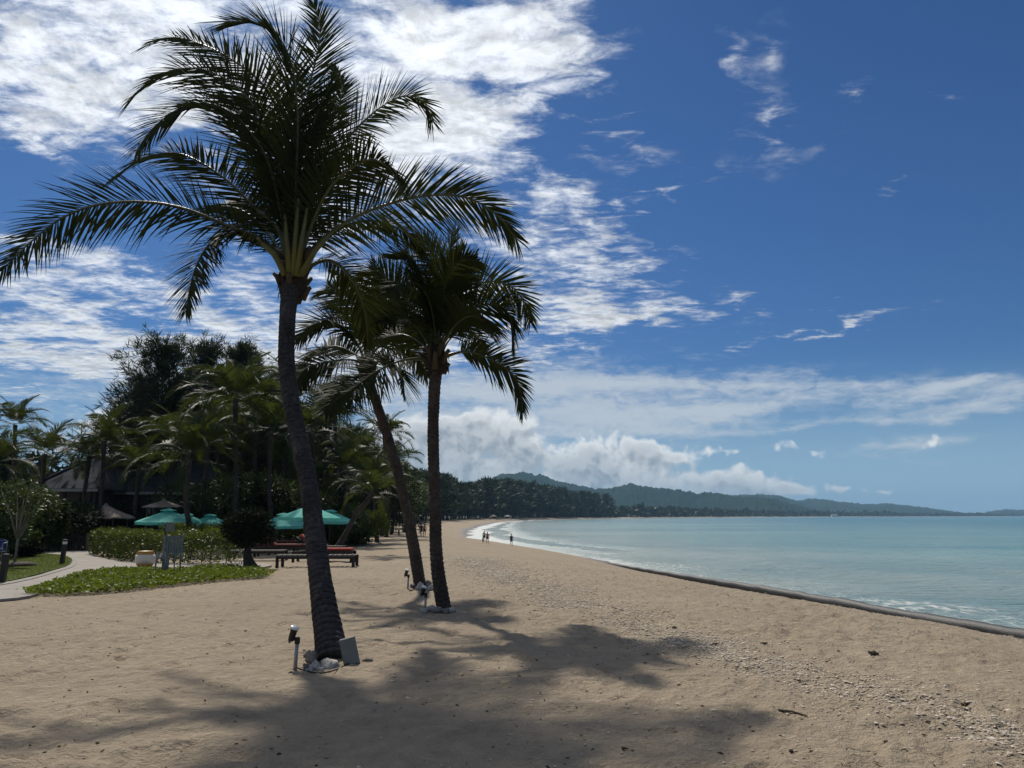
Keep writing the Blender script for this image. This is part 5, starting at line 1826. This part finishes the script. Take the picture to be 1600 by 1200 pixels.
def rack():
    B = gz(266, 896)
    t = thing('beach_rack', 'weathered white slatted rack with a small grey board on its post, at the creeper edge', 'rack', B, 0.1)
    for i in range(7):
        mb = MB(); mb.box((-0.20 + i * 0.075, 0.0 + 0.004 * (i % 2), 0.80 - 0.012 * i), (0.045, 0.022, 0.52), rx=-0.05); mb.build('slat', M_white, t)
    for z in (0.62, 0.74, 1.02):
        mb = MB(); mb.box((0.03, 0.028, z), (0.56, 0.022, 0.05), rx=-0.05); mb.build('crosspiece', M_white, t)
    for x in (-0.22, 0.26):
        mb = MB(); mb.tube([(x, -0.02, -0.04), (x, 0.0, 0.6), (x, 0.03, 1.06)], 0.022, 8); mb.build('leg', M_white, t, True)
    for x in (-0.08, 0.10):
        mb = MB(); mb.tube([(x, -0.06, -0.04), (x + 0.01, 0.0, 0.56)], 0.017, 8); mb.build('leg', M_white, t, True)
    mb = MB(); mb.tube([(-0.235, 0.07, -0.04), (-0.235, 0.07, 1.35)], 0.024, 8); mb.build('post', M_black, t, True)
    mb = MB(); mb.box((-0.10, 0.05, 1.29), (0.24, 0.02, 0.26), bev=0.004); mb.build('sign_board', M_grey, t)
    # the coiled hose basket beside it
    c = gz(250, 898)
    k = thing('hose_reel', 'tangled grey hose on a small round reel leaning on the white rack', 'hose reel', c)
    rng = np.random.default_rng(3)
    for i in range(5):
        P = []
        r = 0.16 + 0.02 * i
        for a in np.linspace(0, 6.28 * 1.02, 22):
            P.append((r * math.cos(a) * 0.75, -0.05 + 0.03 * i + 0.02 * math.sin(3 * a), 0.26 + r * math.sin(a) * 1.3))
        mb = MB(); mb.tube(P, 0.017, 6, False); mb.build('coil', M_steel if i % 2 else M_grey, k, True)
    mb = MB(); mb.box((0, 0, 0.02), (0.26, 0.22, 0.06), bev=0.01); mb.build('foot', M_black, k)
    mb = MB(); mb.tube([(-0.14, 0.0, 0.0), (-0.12, 0.0, 0.60), (0.10, 0.0, 0.62), (0.12, 0.0, 0.0)], 0.016, 6); mb.build('reel_frame', M_steel, k, True)


rack()


def bollard(u, v, hpx, lean, label, lamp):
    p = gz(u, v)
    hgt = hpx / F * p.y
    t = thing('bollard_light', label, 'bollard', (p.x, p.y, 0.05), group='bollard lights beside the path')
    t.rotation_euler = (0, lean, 0)
    w = 0.12
    mb = MB(); mb.box((0, 0, hgt * 0.40), (w, w, hgt * 0.82), bev=0.006); mb.build('post', M_black, t)
    if lamp:
        mb = MB(); mb.box((0, 0, hgt * 0.87), (w * 0.86, w * 0.86, hgt * 0.11)); mb.build('lens', M_lens, t)
    else:
        mb = MB(); mb.box((0, 0, hgt * 0.87), (w * 0.9, w * 0.9, hgt * 0.11)); mb.build('lens', M_black, t)
    mb = MB(); mb.box((0, 0, hgt * 0.965), (w * 1.04, w * 1.04, hgt * 0.08), bev=0.006); mb.build('cap', M_black, t)


bollard(3, 912, 41, 0.05, 'black bollard light on the lawn at the left edge of the picture', False)
bollard(96.5, 883, 36, 0.06, 'black bollard light with a pale lens where the path bends', True)


def gate():
    Y = gz(128, 862).y
    t = thing('slatted_gate', 'dark slatted wooden gate at the end of the path between the hedges', 'gate', (X(130, Y), Y, 0.0), 0.12)
    for i in range(9):
        mb = MB(); mb.box((-0.42 + i * 0.105, 0, 0.36), (0.045, 0.03, 0.66)); mb.build('slat', M_dark, t)
    for z in (0.10, 0.66):
        mb = MB(); mb.box((0, 0.032, z), (0.98, 0.03, 0.07)); mb.build('rail', M_dark, t)
    for x in (-0.52, 0.52):
        mb = MB(); mb.box((x, 0.02, 0.40), (0.10, 0.10, 0.86), bev=0.006); mb.build('post', M_pole, t)


gate()


def clay_pot():
    Y = 30.0
    t = thing('clay_lantern', 'reddish clay pot showing over the hedge below the left teal umbrella', 'pot', (X(242, Y), Y, 0.55))
    mb = MB(); mb.lathe([(0.10, 0.0), (0.16, 0.10), (0.17, 0.22), (0.12, 0.34), (0.14, 0.38), (0.12, 0.385)], 20); mb.build('body', plain('terracotta', (0.20, 0.085, 0.06), 0.8), t, True)
    mb = MB(); mb.box((0, 0, -0.30), (0.34, 0.34, 0.58), bev=0.01); mb.build('plinth', M_pole, t)


clay_pot()


def blue_chair():
    Y = 27.5
    t = thing('garden_lounge_chair', 'white-framed garden chair with a blue cushion at the far left edge', 'chair', (X(8, Y), Y, 0.05), 0.3)
    for sx in (-0.28, 0.28):
        for y_, h_ in ((-0.25, 0.62), (0.25, 0.72)):
            mb = MB(); mb.tube([(sx, y_, 0), (sx, y_, h_)], 0.018, 8); mb.build('leg', M_white, t, True)
        mb = MB(); mb.tube([(sx, -0.27, 0.62), (sx, 0.27, 0.66)], 0.022, 8); mb.build('armrest', M_white, t, True)
    mb = MB(); mb.box((0, 0, 0.36), (0.56, 0.54, 0.04), bev=0.008); mb.build('seat', M_white, t)
    mb = MB(); mb.box((0, 0.0, 0.43), (0.52, 0.5, 0.10), bev=0.025); mb.build('cushion', plain('blue_cloth', (0.03, 0.05, 0.17), 0.85), t)
    mb = MB(); mb.box((0, 0.25, 0.62), (0.5, 0.09, 0.26), bev=0.025); mb.build('back_cushion', plain('blue_cloth_back', (0.03, 0.05, 0.17), 0.85), t)


blue_chair()


# ------------------------------------------------------------------ uplights, box, stones and cable at the palms' feet
def uplight(u, v, q, label, face=1):
    p = gh(u, v)
    t = thing('garden_uplight', label, 'spotlight', p, group='uplights at the feet of the palms')
    t.scale = (q, q, q)
    mb = MB(); mb.tube([(0, 0, -0.08), (0.005, 0, 0.12), (0.012, 0, 0.245)], [0.021, 0.020, 0.020], 12); mb.build('post', M_steel, t, True)
    mb = MB(); mb.box((0.012, 0, 0.275), (0.05, 0.05, 0.075), bev=0.008); mb.box((-0.022, 0, 0.293), (0.075, 0.034, 0.036), bev=0.006); mb.build('bracket', M_black, t)
    mb = MB()
    a = np.array([-0.058, 0, 0.275]); d = np.array([0.05, -0.02, 0.16]); d = d / np.linalg.norm(d)
    mb.tube([a, a + d * 0.03, a + d * 0.10, a + d * 0.13], [0.030, 0.034, 0.036, 0.042], 16)
    hd = mb.build('lamp_head', M_black, t, True)
    mb = MB(); mb.tube([a + d * 0.131, a + d * 0.150, a + d * 0.158], [0.047, 0.049, 0.040], 18); mb.build('lens_ring', M_lens, hd, True)
    mb = MB(); mb.box(tuple(a + np.array([-0.012, 0, 0.0])), (0.02, 0.022, 0.05), bev=0.004); mb.build('tilt_knob', M_black, t)


uplight(461, 1043, 1.0, 'garden uplight on a grey post left of the front palm')
uplight(637, 920, 1.0, 'garden uplight left of the leaning palm, farthest of the three')
uplight(664, 956, 1.0, 'garden uplight between the stones at the straight slender palm')


def tilt_box():
    p = gh(552, 1036)
    t = thing('junction_box', 'tilted grey-green metal box leaning against the foot of the front palm', 'box', p + Vector((0, -0.05, -0.02)))
    t.rotation_euler = (math.radians(-14), math.radians(-13), math.radians(14))
    mb = MB(); mb.box((0, 0, 0.15), (0.175, 0.085, 0.30), bev=0.006); body = mb.build('body', M_grey, t)
    mb = MB(); mb.box((0.004, -0.050, 0.15), (0.160, 0.014, 0.285), bev=0.004); mb.build('cover', M_grey, t)
    for sx in (-1, 1):
        for z in (0.03, 0.27):
            mb = MB(); mb.tube([(0.004 + sx * 0.066, -0.056, z), (0.004 + sx * 0.066, -0.061, z)], 0.006, 8); mb.build('screw', M_steel, t)
    mb = MB(); mb.tube([(-0.05, 0, 0.0), (-0.05, 0, -0.05)], 0.014, 8); mb.build('cable_gland', M_black, t)


tilt_box()


def stone(u, v, w, h, label, seed, mat, group):
    rng = np.random.default_rng(seed)
    p = gh(u, v)
    W = w / F * p.y; H = h / F * p.y
    n, m = 14, 9
    V = []
    for i in range(m):
        th = math.pi * i / (m - 1)
        for j in range(n):
            ph = 2 * math.pi * j / n
            d = np.array([math.sin(th) * math.cos(ph), math.sin(th) * math.sin(ph), math.cos(th)])
            k = 1 + 0.8 * float(fbm(np.array(d[0] * 1.5 + seed), np.array(d[1] * 1.5 + d[2] * 1.7), 3, seed)) + 0.12 * rng.normal() * (0 < i < m - 1)
            V.append(d * k * np.array([W / 2, W / 2 * 0.8, H * 0.62]) + np.array([0, 0, H * 0.32]))
    Fq = [(i * n + j, i * n + (j + 1) % n, (i + 1) * n + (j + 1) % n, (i + 1) * n + j) for i in range(m - 1) for j in range(n)]
    o = obj('stone', mesh_np('stone', V, np.array(Fq)[:, ::-1], True), mat, None, p)
    tag(o, label, 'stone', group)


M_coral = plain('white_coral_stone', (0.46, 0.42, 0.37), 0.9, var=0.35, scale=22, bump=0.015, bscale=50)
M_coral_d = plain('grey_coral_stone', (0.24, 0.21, 0.18), 0.9, var=0.4, scale=22, bump=0.015, bscale=50)
STONES = [
    (511, 1045, 30, 13, 'long smooth whitish stone directly before the front palm', M_coral), (493, 1046, 15, 14, 'rough pale stone left of the long smooth one at the front palm', M_coral),
    (487, 1034, 17, 17, 'upright knobbly coral stone at the left of the front palm', M_coral_d), (481, 1026, 14, 9, 'grey coral stone behind the upright knobbly one', M_coral_d),
    (484, 1049, 9, 8, 'small pale stone lowest left at the front palm', M_coral), (500, 1049, 9, 6, 'small pale chip before the rough stone at the front palm', M_coral),
    (478, 1043, 8, 7, 'small grey stone nearest the front uplight', M_coral_d), (492, 1022, 10, 9, 'coral lump tucked against the bark of the front palm', M_coral),
    (574, 1034, 16, 6, 'sand-coloured flat stone right of the grey box', M_coral_d),
    (657, 922, 13, 11, 'round white stone at the foot of the leaning palm', M_coral), (668, 918, 13, 12, 'grey stone right of the round white one at the leaning palm', M_coral_d), (645, 918, 9, 6, 'flat grey stone left of the leaning palm', M_coral_d), (674, 922, 9, 7, 'small pale stone between the two slender palms', M_coral),
    (662, 958, 11, 8, 'pale stone at the uplight of the straight slender palm', M_coral), (674, 955, 13, 9, 'pale stone left of the straight slender palm', M_coral), (684, 958, 14, 8, 'grey stone before the straight slender palm', M_coral_d),
    (697, 958, 13, 8, 'dark stone at the right foot of the straight slender palm', M_coral_d), (707, 957, 11, 7, 'pale outer stone right of the straight slender palm', M_coral), (716, 957, 7, 4, 'smallest outermost stone right of the straight slender palm', M_coral)]
for i, (u, v, w, h, lab, mt) in enumerate(STONES):
    stone(u, v, w, h, lab, 300 + i, mt, 'stones round the feet of the palms')


def cable(label, pts, r):
    P = [gh(u, v) + Vector((0, 0, 0.012)) for u, v in pts]
    mb = MB(); mb.tube(catmull(P, 40), r, 6)
    tag(mb.build('cable', M_black, None, True), label, 'cable')


cable('black cable running from the front uplight past the stones to the grey box', [(463, 1045), (475, 1049), (492, 1053), (512, 1052), (530, 1046), (545, 1038), (556, 1034)], 0.008)
cable('dark cable from the far uplight to the leaning palm', [(638, 921), (642, 924), (647, 921), (652, 918)], 0.012)

# ------------------------------------------------------------------ the long dark tube at the water's edge
def shore_tube():
    m, T = mat_new('geotextile')
    pos = T.n('ShaderNodeNewGeometry').outputs['Position']
    n1 = T.noise(pos, 1.4, 5, 0.65)
    n2 = T.noise(pos, 22, 4, 0.6)
    c = T.mix(T.mr(n1, 0.3, 0.7), (0.014, 0.014, 0.014), (0.036, 0.036, 0.036))
    c = T.mix(T.mr(n2, 0.55, 0.75, 0, 0.3), c, (0.08, 0.073, 0.062))
    finish(T, principled(T, color=c, rough=0.55, spec=0.4, normal=T.bump(n2, 0.8, 0.02)).outputs[0])
    pts = [(2300, 1125), (1950, 1066), (1700, 1022.5), (1600, 1003.5), (1500, 985), (1400, 966), (1300, 947), (1200, 928), (1100, 909.5), (1000, 891.5), (935, 879)]
    P = catmull([gz(u, v, -1.60) for u, v in pts], 300)
    L = np.linspace(0, 1, len(P))
    up_ = np.interp(P[:, 1], [10, 33, 48, 62], [0.21, 0.19, 0.11, 0.05])
    mb = MB()
    n = 18
    P[:, 2] = -1.60 + 0.42 * up_ + 0.03 * fbm(L * 40, L * 0, 3, 3)
    P[:, 0] += up_ * 0.8
    rad = up_ * 1.08 * (1 + 0.16 * fbm(L * 60, L * 0 + 4, 3, 8))
    mb.tube(P, rad, n)
    o = mb.build('sand_tube', m, None, True)
    tag(o, 'long dark grey sand-filled tube lying along the waterline', 'tube')


shore_tube()


# ------------------------------------------------------------------ shells, pebbles, litter
def pebbles():
    rng = np.random.default_rng(17)
    Y = 2.6 + 30 * rng.random(90000) ** 1.7
    gx = np.interp(Y, [p[1] for p in GRAVEL], [p[0] for p in GRAVEL])
    Xp = gx + rng.normal(0, 1, len(Y)) * np.interp(Y, [2, 8, 15, 30], [0.55, 0.65, 0.8, 1.2])
    g = gravel_band(Xp, Y)
    keep = rng.random(len(Y)) < np.clip(g * 0.55, 0, 1)
    Xp, Y = Xp[keep][:17000], Y[keep][:17000]
    # a thinner line lower down, and strays over the whole slope
    Y2 = 6 + 34 * rng.random(2600) ** 1.5
    X2 = np.interp(Y2, [6, 15, 20, 26, 33, 48], [9.5, 11.2, 10.6, 9.6, 8.3, 6.0]) + rng.normal(0, 0.45, len(Y2))
    Y3 = 3 + 30 * rng.random(2600) ** 1.4
    X3 = rng.uniform(-2, 11, len(Y3)) * np.clip(Y3 / 12, 0.5, 1.1)
    Xa, Ya = np.concatenate([Xp, X2, X3]), np.concatenate([Y, Y2, Y3])
    s = inland(Xa, Ya); ok = s > 1.0
    Xa, Ya, s = Xa[ok], Ya[ok], s[ok]
    n = len(Xa)
    Z = ground(Xa, Ya, s)
    Z = Z + relief(Xa, Ya, s)
    sz = 0.006 + 0.014 * rng.random(n) ** 3 + 0.0004 * np.hypot(Xa, Ya)
    base = np.array([(1, 0, 0), (0, 1, 0), (-1, 0, 0), (0, -1, 0), (0.1, 0.1, 0.36), (0, 0, -0.5)])
    a = rng.uniform(0, 6.283, n)
    V = base[None] * rng.uniform(0.55, 1.3, (n, 6, 1)) * sz[:, None, None]
    V[..., 0] *= rng.uniform(0.8, 1.7, n)[:, None]
    ca, sa = np.cos(a)[:, None], np.sin(a)[:, None]
    V = np.stack([V[..., 0] * ca - V[..., 1] * sa, V[..., 0] * sa + V[..., 1] * ca, V[..., 2]], -1)
    V += np.stack([Xa, Ya, Z + sz * 0.30 + 0.004], -1)[:, None, :]
    f = np.array([(0, 1, 4), (1, 2, 4), (2, 3, 4), (3, 0, 4), (1, 0, 5), (2, 1, 5), (3, 2, 5), (0, 3, 5)])
    Fq = (np.arange(n)[:, None, None] * 6 + f[None]).reshape(-1, 3)
    m, T = mat_new('shells_and_pebbles')
    r = T.n('ShaderNodeNewGeometry').outputs['Random Per Island']
    ramp = T.n('ShaderNodeValToRGB')
    e = ramp.color_ramp.elements
    e[0].position, e[0].color = 0.0, (0.16, 0.13, 0.10, 1)
    e[1].position, e[1].color = 1.0, (0.60, 0.55, 0.47, 1)
    for p_, c_ in ((0.18, (0.34, 0.28, 0.21, 1)), (0.55, (0.46, 0.39, 0.30, 1)), (0.85, (0.52, 0.46, 0.38, 1))):
        q = e.new(p_); q.color = c_
    T.put(ramp.inputs[0], r)
    finish(T, principled(T, color=ramp.outputs[0], rough=0.75, spec=0.3).outputs[0])
    tag(obj('shell_gravel', mesh_np('shell_gravel', V.reshape(-1, 3), Fq), m), 'band of broken shells and pebbles along the crest of the beach', 'shell gravel', kind='stuff')
    # scraps of leaves and bark
    n = 1500
    Yl = 2.6 + 26 * rng.random(n) ** 1.6
    Xl = rng.uniform(-0.62, 0.5, n) * Yl
    s = inland(Xl, Yl)
    Zl = ground(Xl, Yl, s) + relief(Xl, Yl, s) + 0.006
    d = np.column_stack([rng.normal(0, 1, (n, 2)), rng.uniform(0, 0.22, n)])
    L = rng.uniform(0.015, 0.06, n)
    ok = s > 3
    V, Fq = blades(np.column_stack([Xl, Yl, Zl])[ok], d[ok], L[ok], L[ok] * 0.35, rng=rng)
    tag(obj('leaf_litter', mesh_np('leaf_litter', V, Fq), leaf_mat('litter', (0.045, 0.030, 0.018), (0.15, 0.10, 0.06), 0.1, 0.8, 0.1)), 'scraps of dry leaf and bark strewn over the sand', 'leaf litter', kind='stuff')


pebbles()


def ridge_z(x, y):
    return float(surf(x, y)[0])


M_weed = plain('dry_seaweed', (0.035, 0.026, 0.018), 0.95, var=0.5, scale=30, bump=0.02)
for i, (u, v, q, lab) in enumerate([
        (1364, 1023, 0.085, 'dark clump of dried seaweed alone on the open sand, right of the middle'),
        (1509, 1104, 0.055, 'dark clump of dried seaweed nearest the lower right corner'),
        (1117, 1008, 0.05, 'dark dried seaweed scrap at the upper end of the shell band'),
        (1055, 982, 0.055, 'farthest small dark seaweed clump, above the shell band'),
        (1193, 1007, 0.05, 'small dark seaweed clump between two others above the shell band'),
        (1236, 1176, 0.03, 'small dark seaweed scrap near the bottom edge, left of the shell band'),
        (975, 1172, 0.025, 'tiny dark seaweed scrap in the palm shadow at the bottom')]):
    p = gh(u, v)
    rng = np.random.default_rng(800 + i)
    mb = MB()
    for k in range(16):
        c = rng.normal(0, q * 0.28, 2)
        d = rng.normal(0, q * 0.35, 2)
        z0 = 0.01
        mb.tube([(c[0], c[1], z0), (c[0] + d[0] * 0.5, c[1] + d[1] * 0.5, z0 + rng.uniform(0.012, 0.03) * q / 0.1), (c[0] + d[0], c[1] + d[1], z0)], [0.006, 0.016 * q / 0.1, 0.004], 5)
    o = mb.build('seaweed_clump', M_weed, None, True, loc=(p.x, p.y, ridge_z(p.x, p.y)))
    tag(o, lab, 'seaweed', 'dark bits of dried seaweed on the sand')
_a, _b = gh(1217, 1112), gh(1262, 1121)
mb = MB()
_m = (_a + _b) / 2
mb.tube([(_a.x, _a.y, ridge_z(_a.x, _a.y) + 0.012), (_m.x, _m.y + 0.02, ridge_z(_m.x, _m.y) + 0.02), (_b.x, _b.y, ridge_z(_b.x, _b.y) + 0.010)], [0.010, 0.008, 0.004], 6)
tag(mb.build('twig', M_bark), 'thin brown twig lying on the sand left of the shell band', 'twig')

# ------------------------------------------------------------------ far along the beach: stalls, benches, people
M_pink = plain('pink_canvas', (0.50, 0.17, 0.15), 0.8)
M_bluewhite = plain('pale_blue_board', (0.33, 0.38, 0.46), 0.7)
M_greenc = plain('green_cloth', (0.03, 0.11, 0.07), 0.85)


def far_objects():
    Y = 74.0
    p = on(X(581, Y), Y)
    t = thing('sunshade', 'faded pink sunshade over the pale boards at the garden end', 'umbrella', p)
    mb = MB(); mb.lathe([(0.95, 1.18), (0.90, 1.24), (0.45, 1.45), (0.03, 1.58)], 10); mb.build('canopy', M_pink, t)
    mb = MB(); mb.tube([(0, 0, -0.1), (0, 0, 1.5)], 0.03, 8); mb.build('pole', M_pole, t)
    p = on(X(574, Y - 1.5), Y - 1.5)
    t = thing('beach_stall', 'low stall of pale blue boards under the pink sunshade', 'stall', p)
    for i in range(5):
        mb = MB(); mb.box((-0.55 + i * 0.28, 0, 0.50), (0.25, 0.04, 0.95)); mb.build('board', M_bluewhite, t)
    mb = MB(); mb.box((0, 0.35, 0.98), (1.45, 0.75, 0.05)); mb.build('counter', M_bluewhite, t)
    mb = MB(); mb.box((0.1, -0.06, 0.10), (1.5, 0.06, 0.22)); mb.build('skirt', M_greenc, t)
    for i, (u, Y, w, lab) in enumerate([(607, 78, 1.6, 'rough timber massage shelter frame left of the leaning trunk'), (627, 82, 2.2, 'timber shelter frame with a pale flat roof beside the leaning trunk'), (645, 96, 2.0, 'small timber frame behind the leaning trunk')]):
        p = on(X(u, Y), Y)
        t = thing('timber_shelter', lab, 'shelter', p, 0.1 * i, 'timber shelters along the beach')
        for sx in (-1, 1):
            for sy in (-1, 1):
                mb = MB(); mb.tube([(sx * w / 2, sy * 0.8, -0.1), (sx * w / 2, sy * 0.8, 1.75 + 0.1 * i)], 0.05, 6); mb.build('post', M_pole, t)
        for sy in (-1, 1):
            mb = MB(); mb.box((0, sy * 0.8, 1.78 + 0.1 * i), (w + 0.3, 0.09, 0.09)); mb.build('beam', M_pole, t)
        for k in range(6):
            mb = MB(); mb.box((-w / 2 + w * k / 5, 0, 1.86 + 0.1 * i), (w / 5 * 0.95, 2.0, 0.05), rx=0.06); mb.build('roof_board', M_thatch if i == 0 else M_white, t)
        mb = MB(); mb.box((0, 0, 0.42), (w * 0.85, 1.3, 0.08)); mb.build('platform', M_bed, t)
    for i, (u, Y, lab) in enumerate([(598, 68, 'low wooden bench on the sand, first from the pink sunshade'), (616, 70, 'low wooden bench on the sand, second from the pink sunshade'), (636, 71, 'low wooden bench on the sand by the leaning trunk')]):
        p = on(X(u, Y), Y)
        t = thing('wooden_bench', lab, 'bench', p, 0.05, 'low benches on the far sand')
        mb = MB(); mb.box((0, 0, 0.43), (1.3, 0.5, 0.07)); mb.build('seat', M_bed, t)
        for sx in (-1, 1):
            for sy in (-1, 1):
                mb = MB(); mb.box((sx * 0.58, sy * 0.2, 0.18), (0.07, 0.07, 0.44)); mb.build('leg', M_bed, t)
    for i, (u, v, w, lab) in enumerate([(793, 812.2, 5.0, 'pale open tent at the foot of the far trees'), (771, 813.0, 4.0, 'low pale-roofed hut among the far trees left of the tent')]):
        p = gh(u, v); Y = p.y
        t = thing('far_shelter', lab, 'shelter', p, 0, 'huts at the far end of the beach')
        mb = MB(); mb.add([(-w / 2, -2, 2.2), (w / 2, -2, 2.2), (w / 2, 2, 2.2), (-w / 2, 2, 2.2), (0, 0, 3.3), (-w / 2, -2, 2.0), (w / 2, -2, 2.0), (w / 2, 2, 2.0), (-w / 2, 2, 2.0)], [(0, 1, 6, 5), (1, 2, 7, 6), (2, 3, 8, 7), (3, 0, 5, 8)])
        mb.F.setdefault(3, []).append(np.array([(0, 1, 4), (1, 2, 4), (2, 3, 4), (3, 0, 4)]))
        mb.build('roof', M_white if i == 0 else M_thatch, t)
        for sx in (-1, 1):
            for sy in (-1, 1):
                mb = MB(); mb.tube([(sx * (w / 2 - 0.2), sy * 1.8, -0.1), (sx * (w / 2 - 0.2), sy * 1.8, 2.1)], 0.08, 6); mb.build('post', M_pole, t)
    p = gz(1309, 807.75, SEA + 0.3)
    t = thing('white_boathouse', 'tiny white building at the waterline of the far shore', 'building', (p.x, p.y + 25, SEA + 0.2))
    mb = MB(); mb.box((0, 0, 3.0), (16, 8, 6.0)); mb.build('wall', M_lens, t)
    mb = MB(); mb.add([(-9, -5, 6.0), (9, -5, 6.0), (9, 5, 6.0), (-9, 5, 6.0), (-8, 0, 8.2), (8, 0, 8.2)], [(0, 1, 5, 4), (2, 3, 4, 5)]); mb.F.setdefault(3, []).append(np.array([(1, 2, 5), (3, 0, 4)])); mb.build('roof', M_thatch, t)


far_objects()

M_skin = plain('skin', (0.30, 0.165, 0.11), 0.6, var=0.08)
M_hair = plain('hair', (0.02, 0.014, 0.01), 0.7)


def person(label, p, h, pose, top=None, bottom=None, face=0.0, group='people at the water'):
    """one continuous body grown from a posed skeleton; clothes and hair are children"""
    t = thing('person', label, 'person', p, face, group)
    q = h / 1.75
    st = {'stand': 0.07, 'walk': 0.22, 'wade': 0.05}[pose]
    J = [((0, 0, 0.96), 0.125), ((0, 0.01, 1.18), 0.125), ((0, 0.0, 1.40), 0.135), ((0, 0.0, 1.50), 0.058), ((0, -0.02, 1.58), 0.075), ((0, -0.02, 1.68), 0.085), ((0, 0, 1.745), 0.045),
         ((-0.10, -st * 0.3, 0.88), 0.092), ((-0.11, -st * 0.8, 0.50), 0.058), ((-0.11, -st, 0.09), 0.04), ((-0.115, -st - 0.16, 0.03), 0.032),
         ((0.10, st * 0.3, 0.88), 0.092), ((0.11, st * 0.5, 0.50), 0.058), ((0.11, st * 1.4, 0.10), 0.04), ((0.115, st * 1.4 - 0.16, 0.03), 0.032),
         ((-0.20, 0, 1.40), 0.058), ((-0.26, st * 0.5, 1.12), 0.042), ((-0.26, st * 0.4 - 0.08, 0.87), 0.032), ((-0.255, st * 0.4 - 0.12, 0.78), 0.03),
         ((0.20, 0, 1.40), 0.058), ((0.26, -st * 0.5, 1.12), 0.042), ((0.26, -st * 0.5 - 0.10, 0.87), 0.032), ((0.255, -st * 0.5 - 0.14, 0.78), 0.03)]
    E = [(0, 1), (1, 2), (2, 3), (3, 4), (4, 5), (5, 6), (0, 7), (7, 8), (8, 9), (9, 10), (0, 11), (11, 12), (12, 13), (13, 14), (2, 15), (15, 16), (16, 17), (17, 18), (2, 19), (19, 20), (20, 21), (21, 22)]
    me = bpy.data.meshes.new('body')
    me.from_pydata([Vector(a) * q for a, r in J], E, [])
    o = obj('body', me, M_skin, t)
    o.modifiers.new('Skin', 'SKIN')
    if not me.skin_vertices:
        bpy.context.view_layer.objects.active = o
    sv = me.skin_vertices[0].data
    for k, (a, r) in enumerate(J):
        sv[k].radius = (r * q, r * q)
    sv[0].use_root = True
    sub = o.modifiers.new('Subdivision', 'SUBSURF'); sub.levels = sub.render_levels = 1
    mb = MB(); mb.lathe([(0.055 * q, 1.60 * q), (0.092 * q, 1.66 * q), (0.088 * q, 1.72 * q), (0.03 * q, 1.775 * q)], 12, (0, 0.012 * q, 0)); mb.build('hair', M_hair, t, True)
    if bottom:
        mb = MB()
        mb.tube([Vector((0, 0, 1.04)) * q, Vector((0, 0, 0.98)) * q, Vector((0, 0, 0.86)) * q], [0.145 * q, 0.165 * q, 0.165 * q], 14)
        for sx, yy in ((-1, -st * 0.4), (1, st * 0.35)):
            mb.tube([Vector((sx * 0.09, yy * 0.5, 0.92)) * q, Vector((sx * 0.105, yy, 0.66)) * q], [0.115 * q, 0.095 * q], 12)
        mb.build('shorts', bottom, t, True)
    if top:
        mb = MB()
        mb.tube([Vector((0, 0, 1.0)) * q, Vector((0, 0, 1.2)) * q, Vector((0, 0, 1.36)) * q, Vector((0, 0, 1.47)) * q], [0.15 * q, 0.15 * q, 0.165 * q, 0.09 * q], 14)
        for sx in (-1, 1):
            mb.tube([Vector((sx * 0.12, 0, 1.41)) * q, Vector((sx * 0.225, 0, 1.26)) * q], [0.08 * q, 0.062 * q], 10)
        mb.build('shirt', top, t, True)


c_dark = plain('dark_cloth', (0.03, 0.028, 0.035), 0.85)
c_red = plain('wine_cloth', (0.12, 0.03, 0.03), 0.85)
c_navy = plain('navy_cloth', (0.03, 0.04, 0.07), 0.85)


def at_feet(u, v, hpx, dz=0.0):
    p = gh(u, v)
    return p, hpx / F * p.y


for (u, v, hp, pose, tp, bt, fc, lab) in [
        (658, 838, 19, 'walk', c_dark, c_dark, 0.2, 'person in dark clothes walking on the sand, left one of the pair between two trunks'),
        (663, 838.5, 20, 'walk', None, c_red, 0.1, 'bare-chested person walking close beside the one in dark clothes'),
        (754.5, 849, 10, 'stand', None, c_dark, 0.5, 'small child standing at the waterline left of two adults'),
        (756.5, 847, 17, 'stand', None, c_dark, 3.0, 'slim adult standing in the surf just behind the child'),
        (761.5, 849.5, 18, 'stand', None, c_red, 2.8, 'adult in wine-red swimwear at the waterline right of the child'),
        (799, 853, 18, 'wade', c_navy, c_navy, 2.6, 'lone person in dark blue standing in the shallow water')]:
    p, hh = at_feet(u, v, hp)
    print('PERSON', lab[:30], tuple(round(k, 1) for k in p), round(hh, 2))
    person(lab, p, hh, pose, tp, bt, fc)
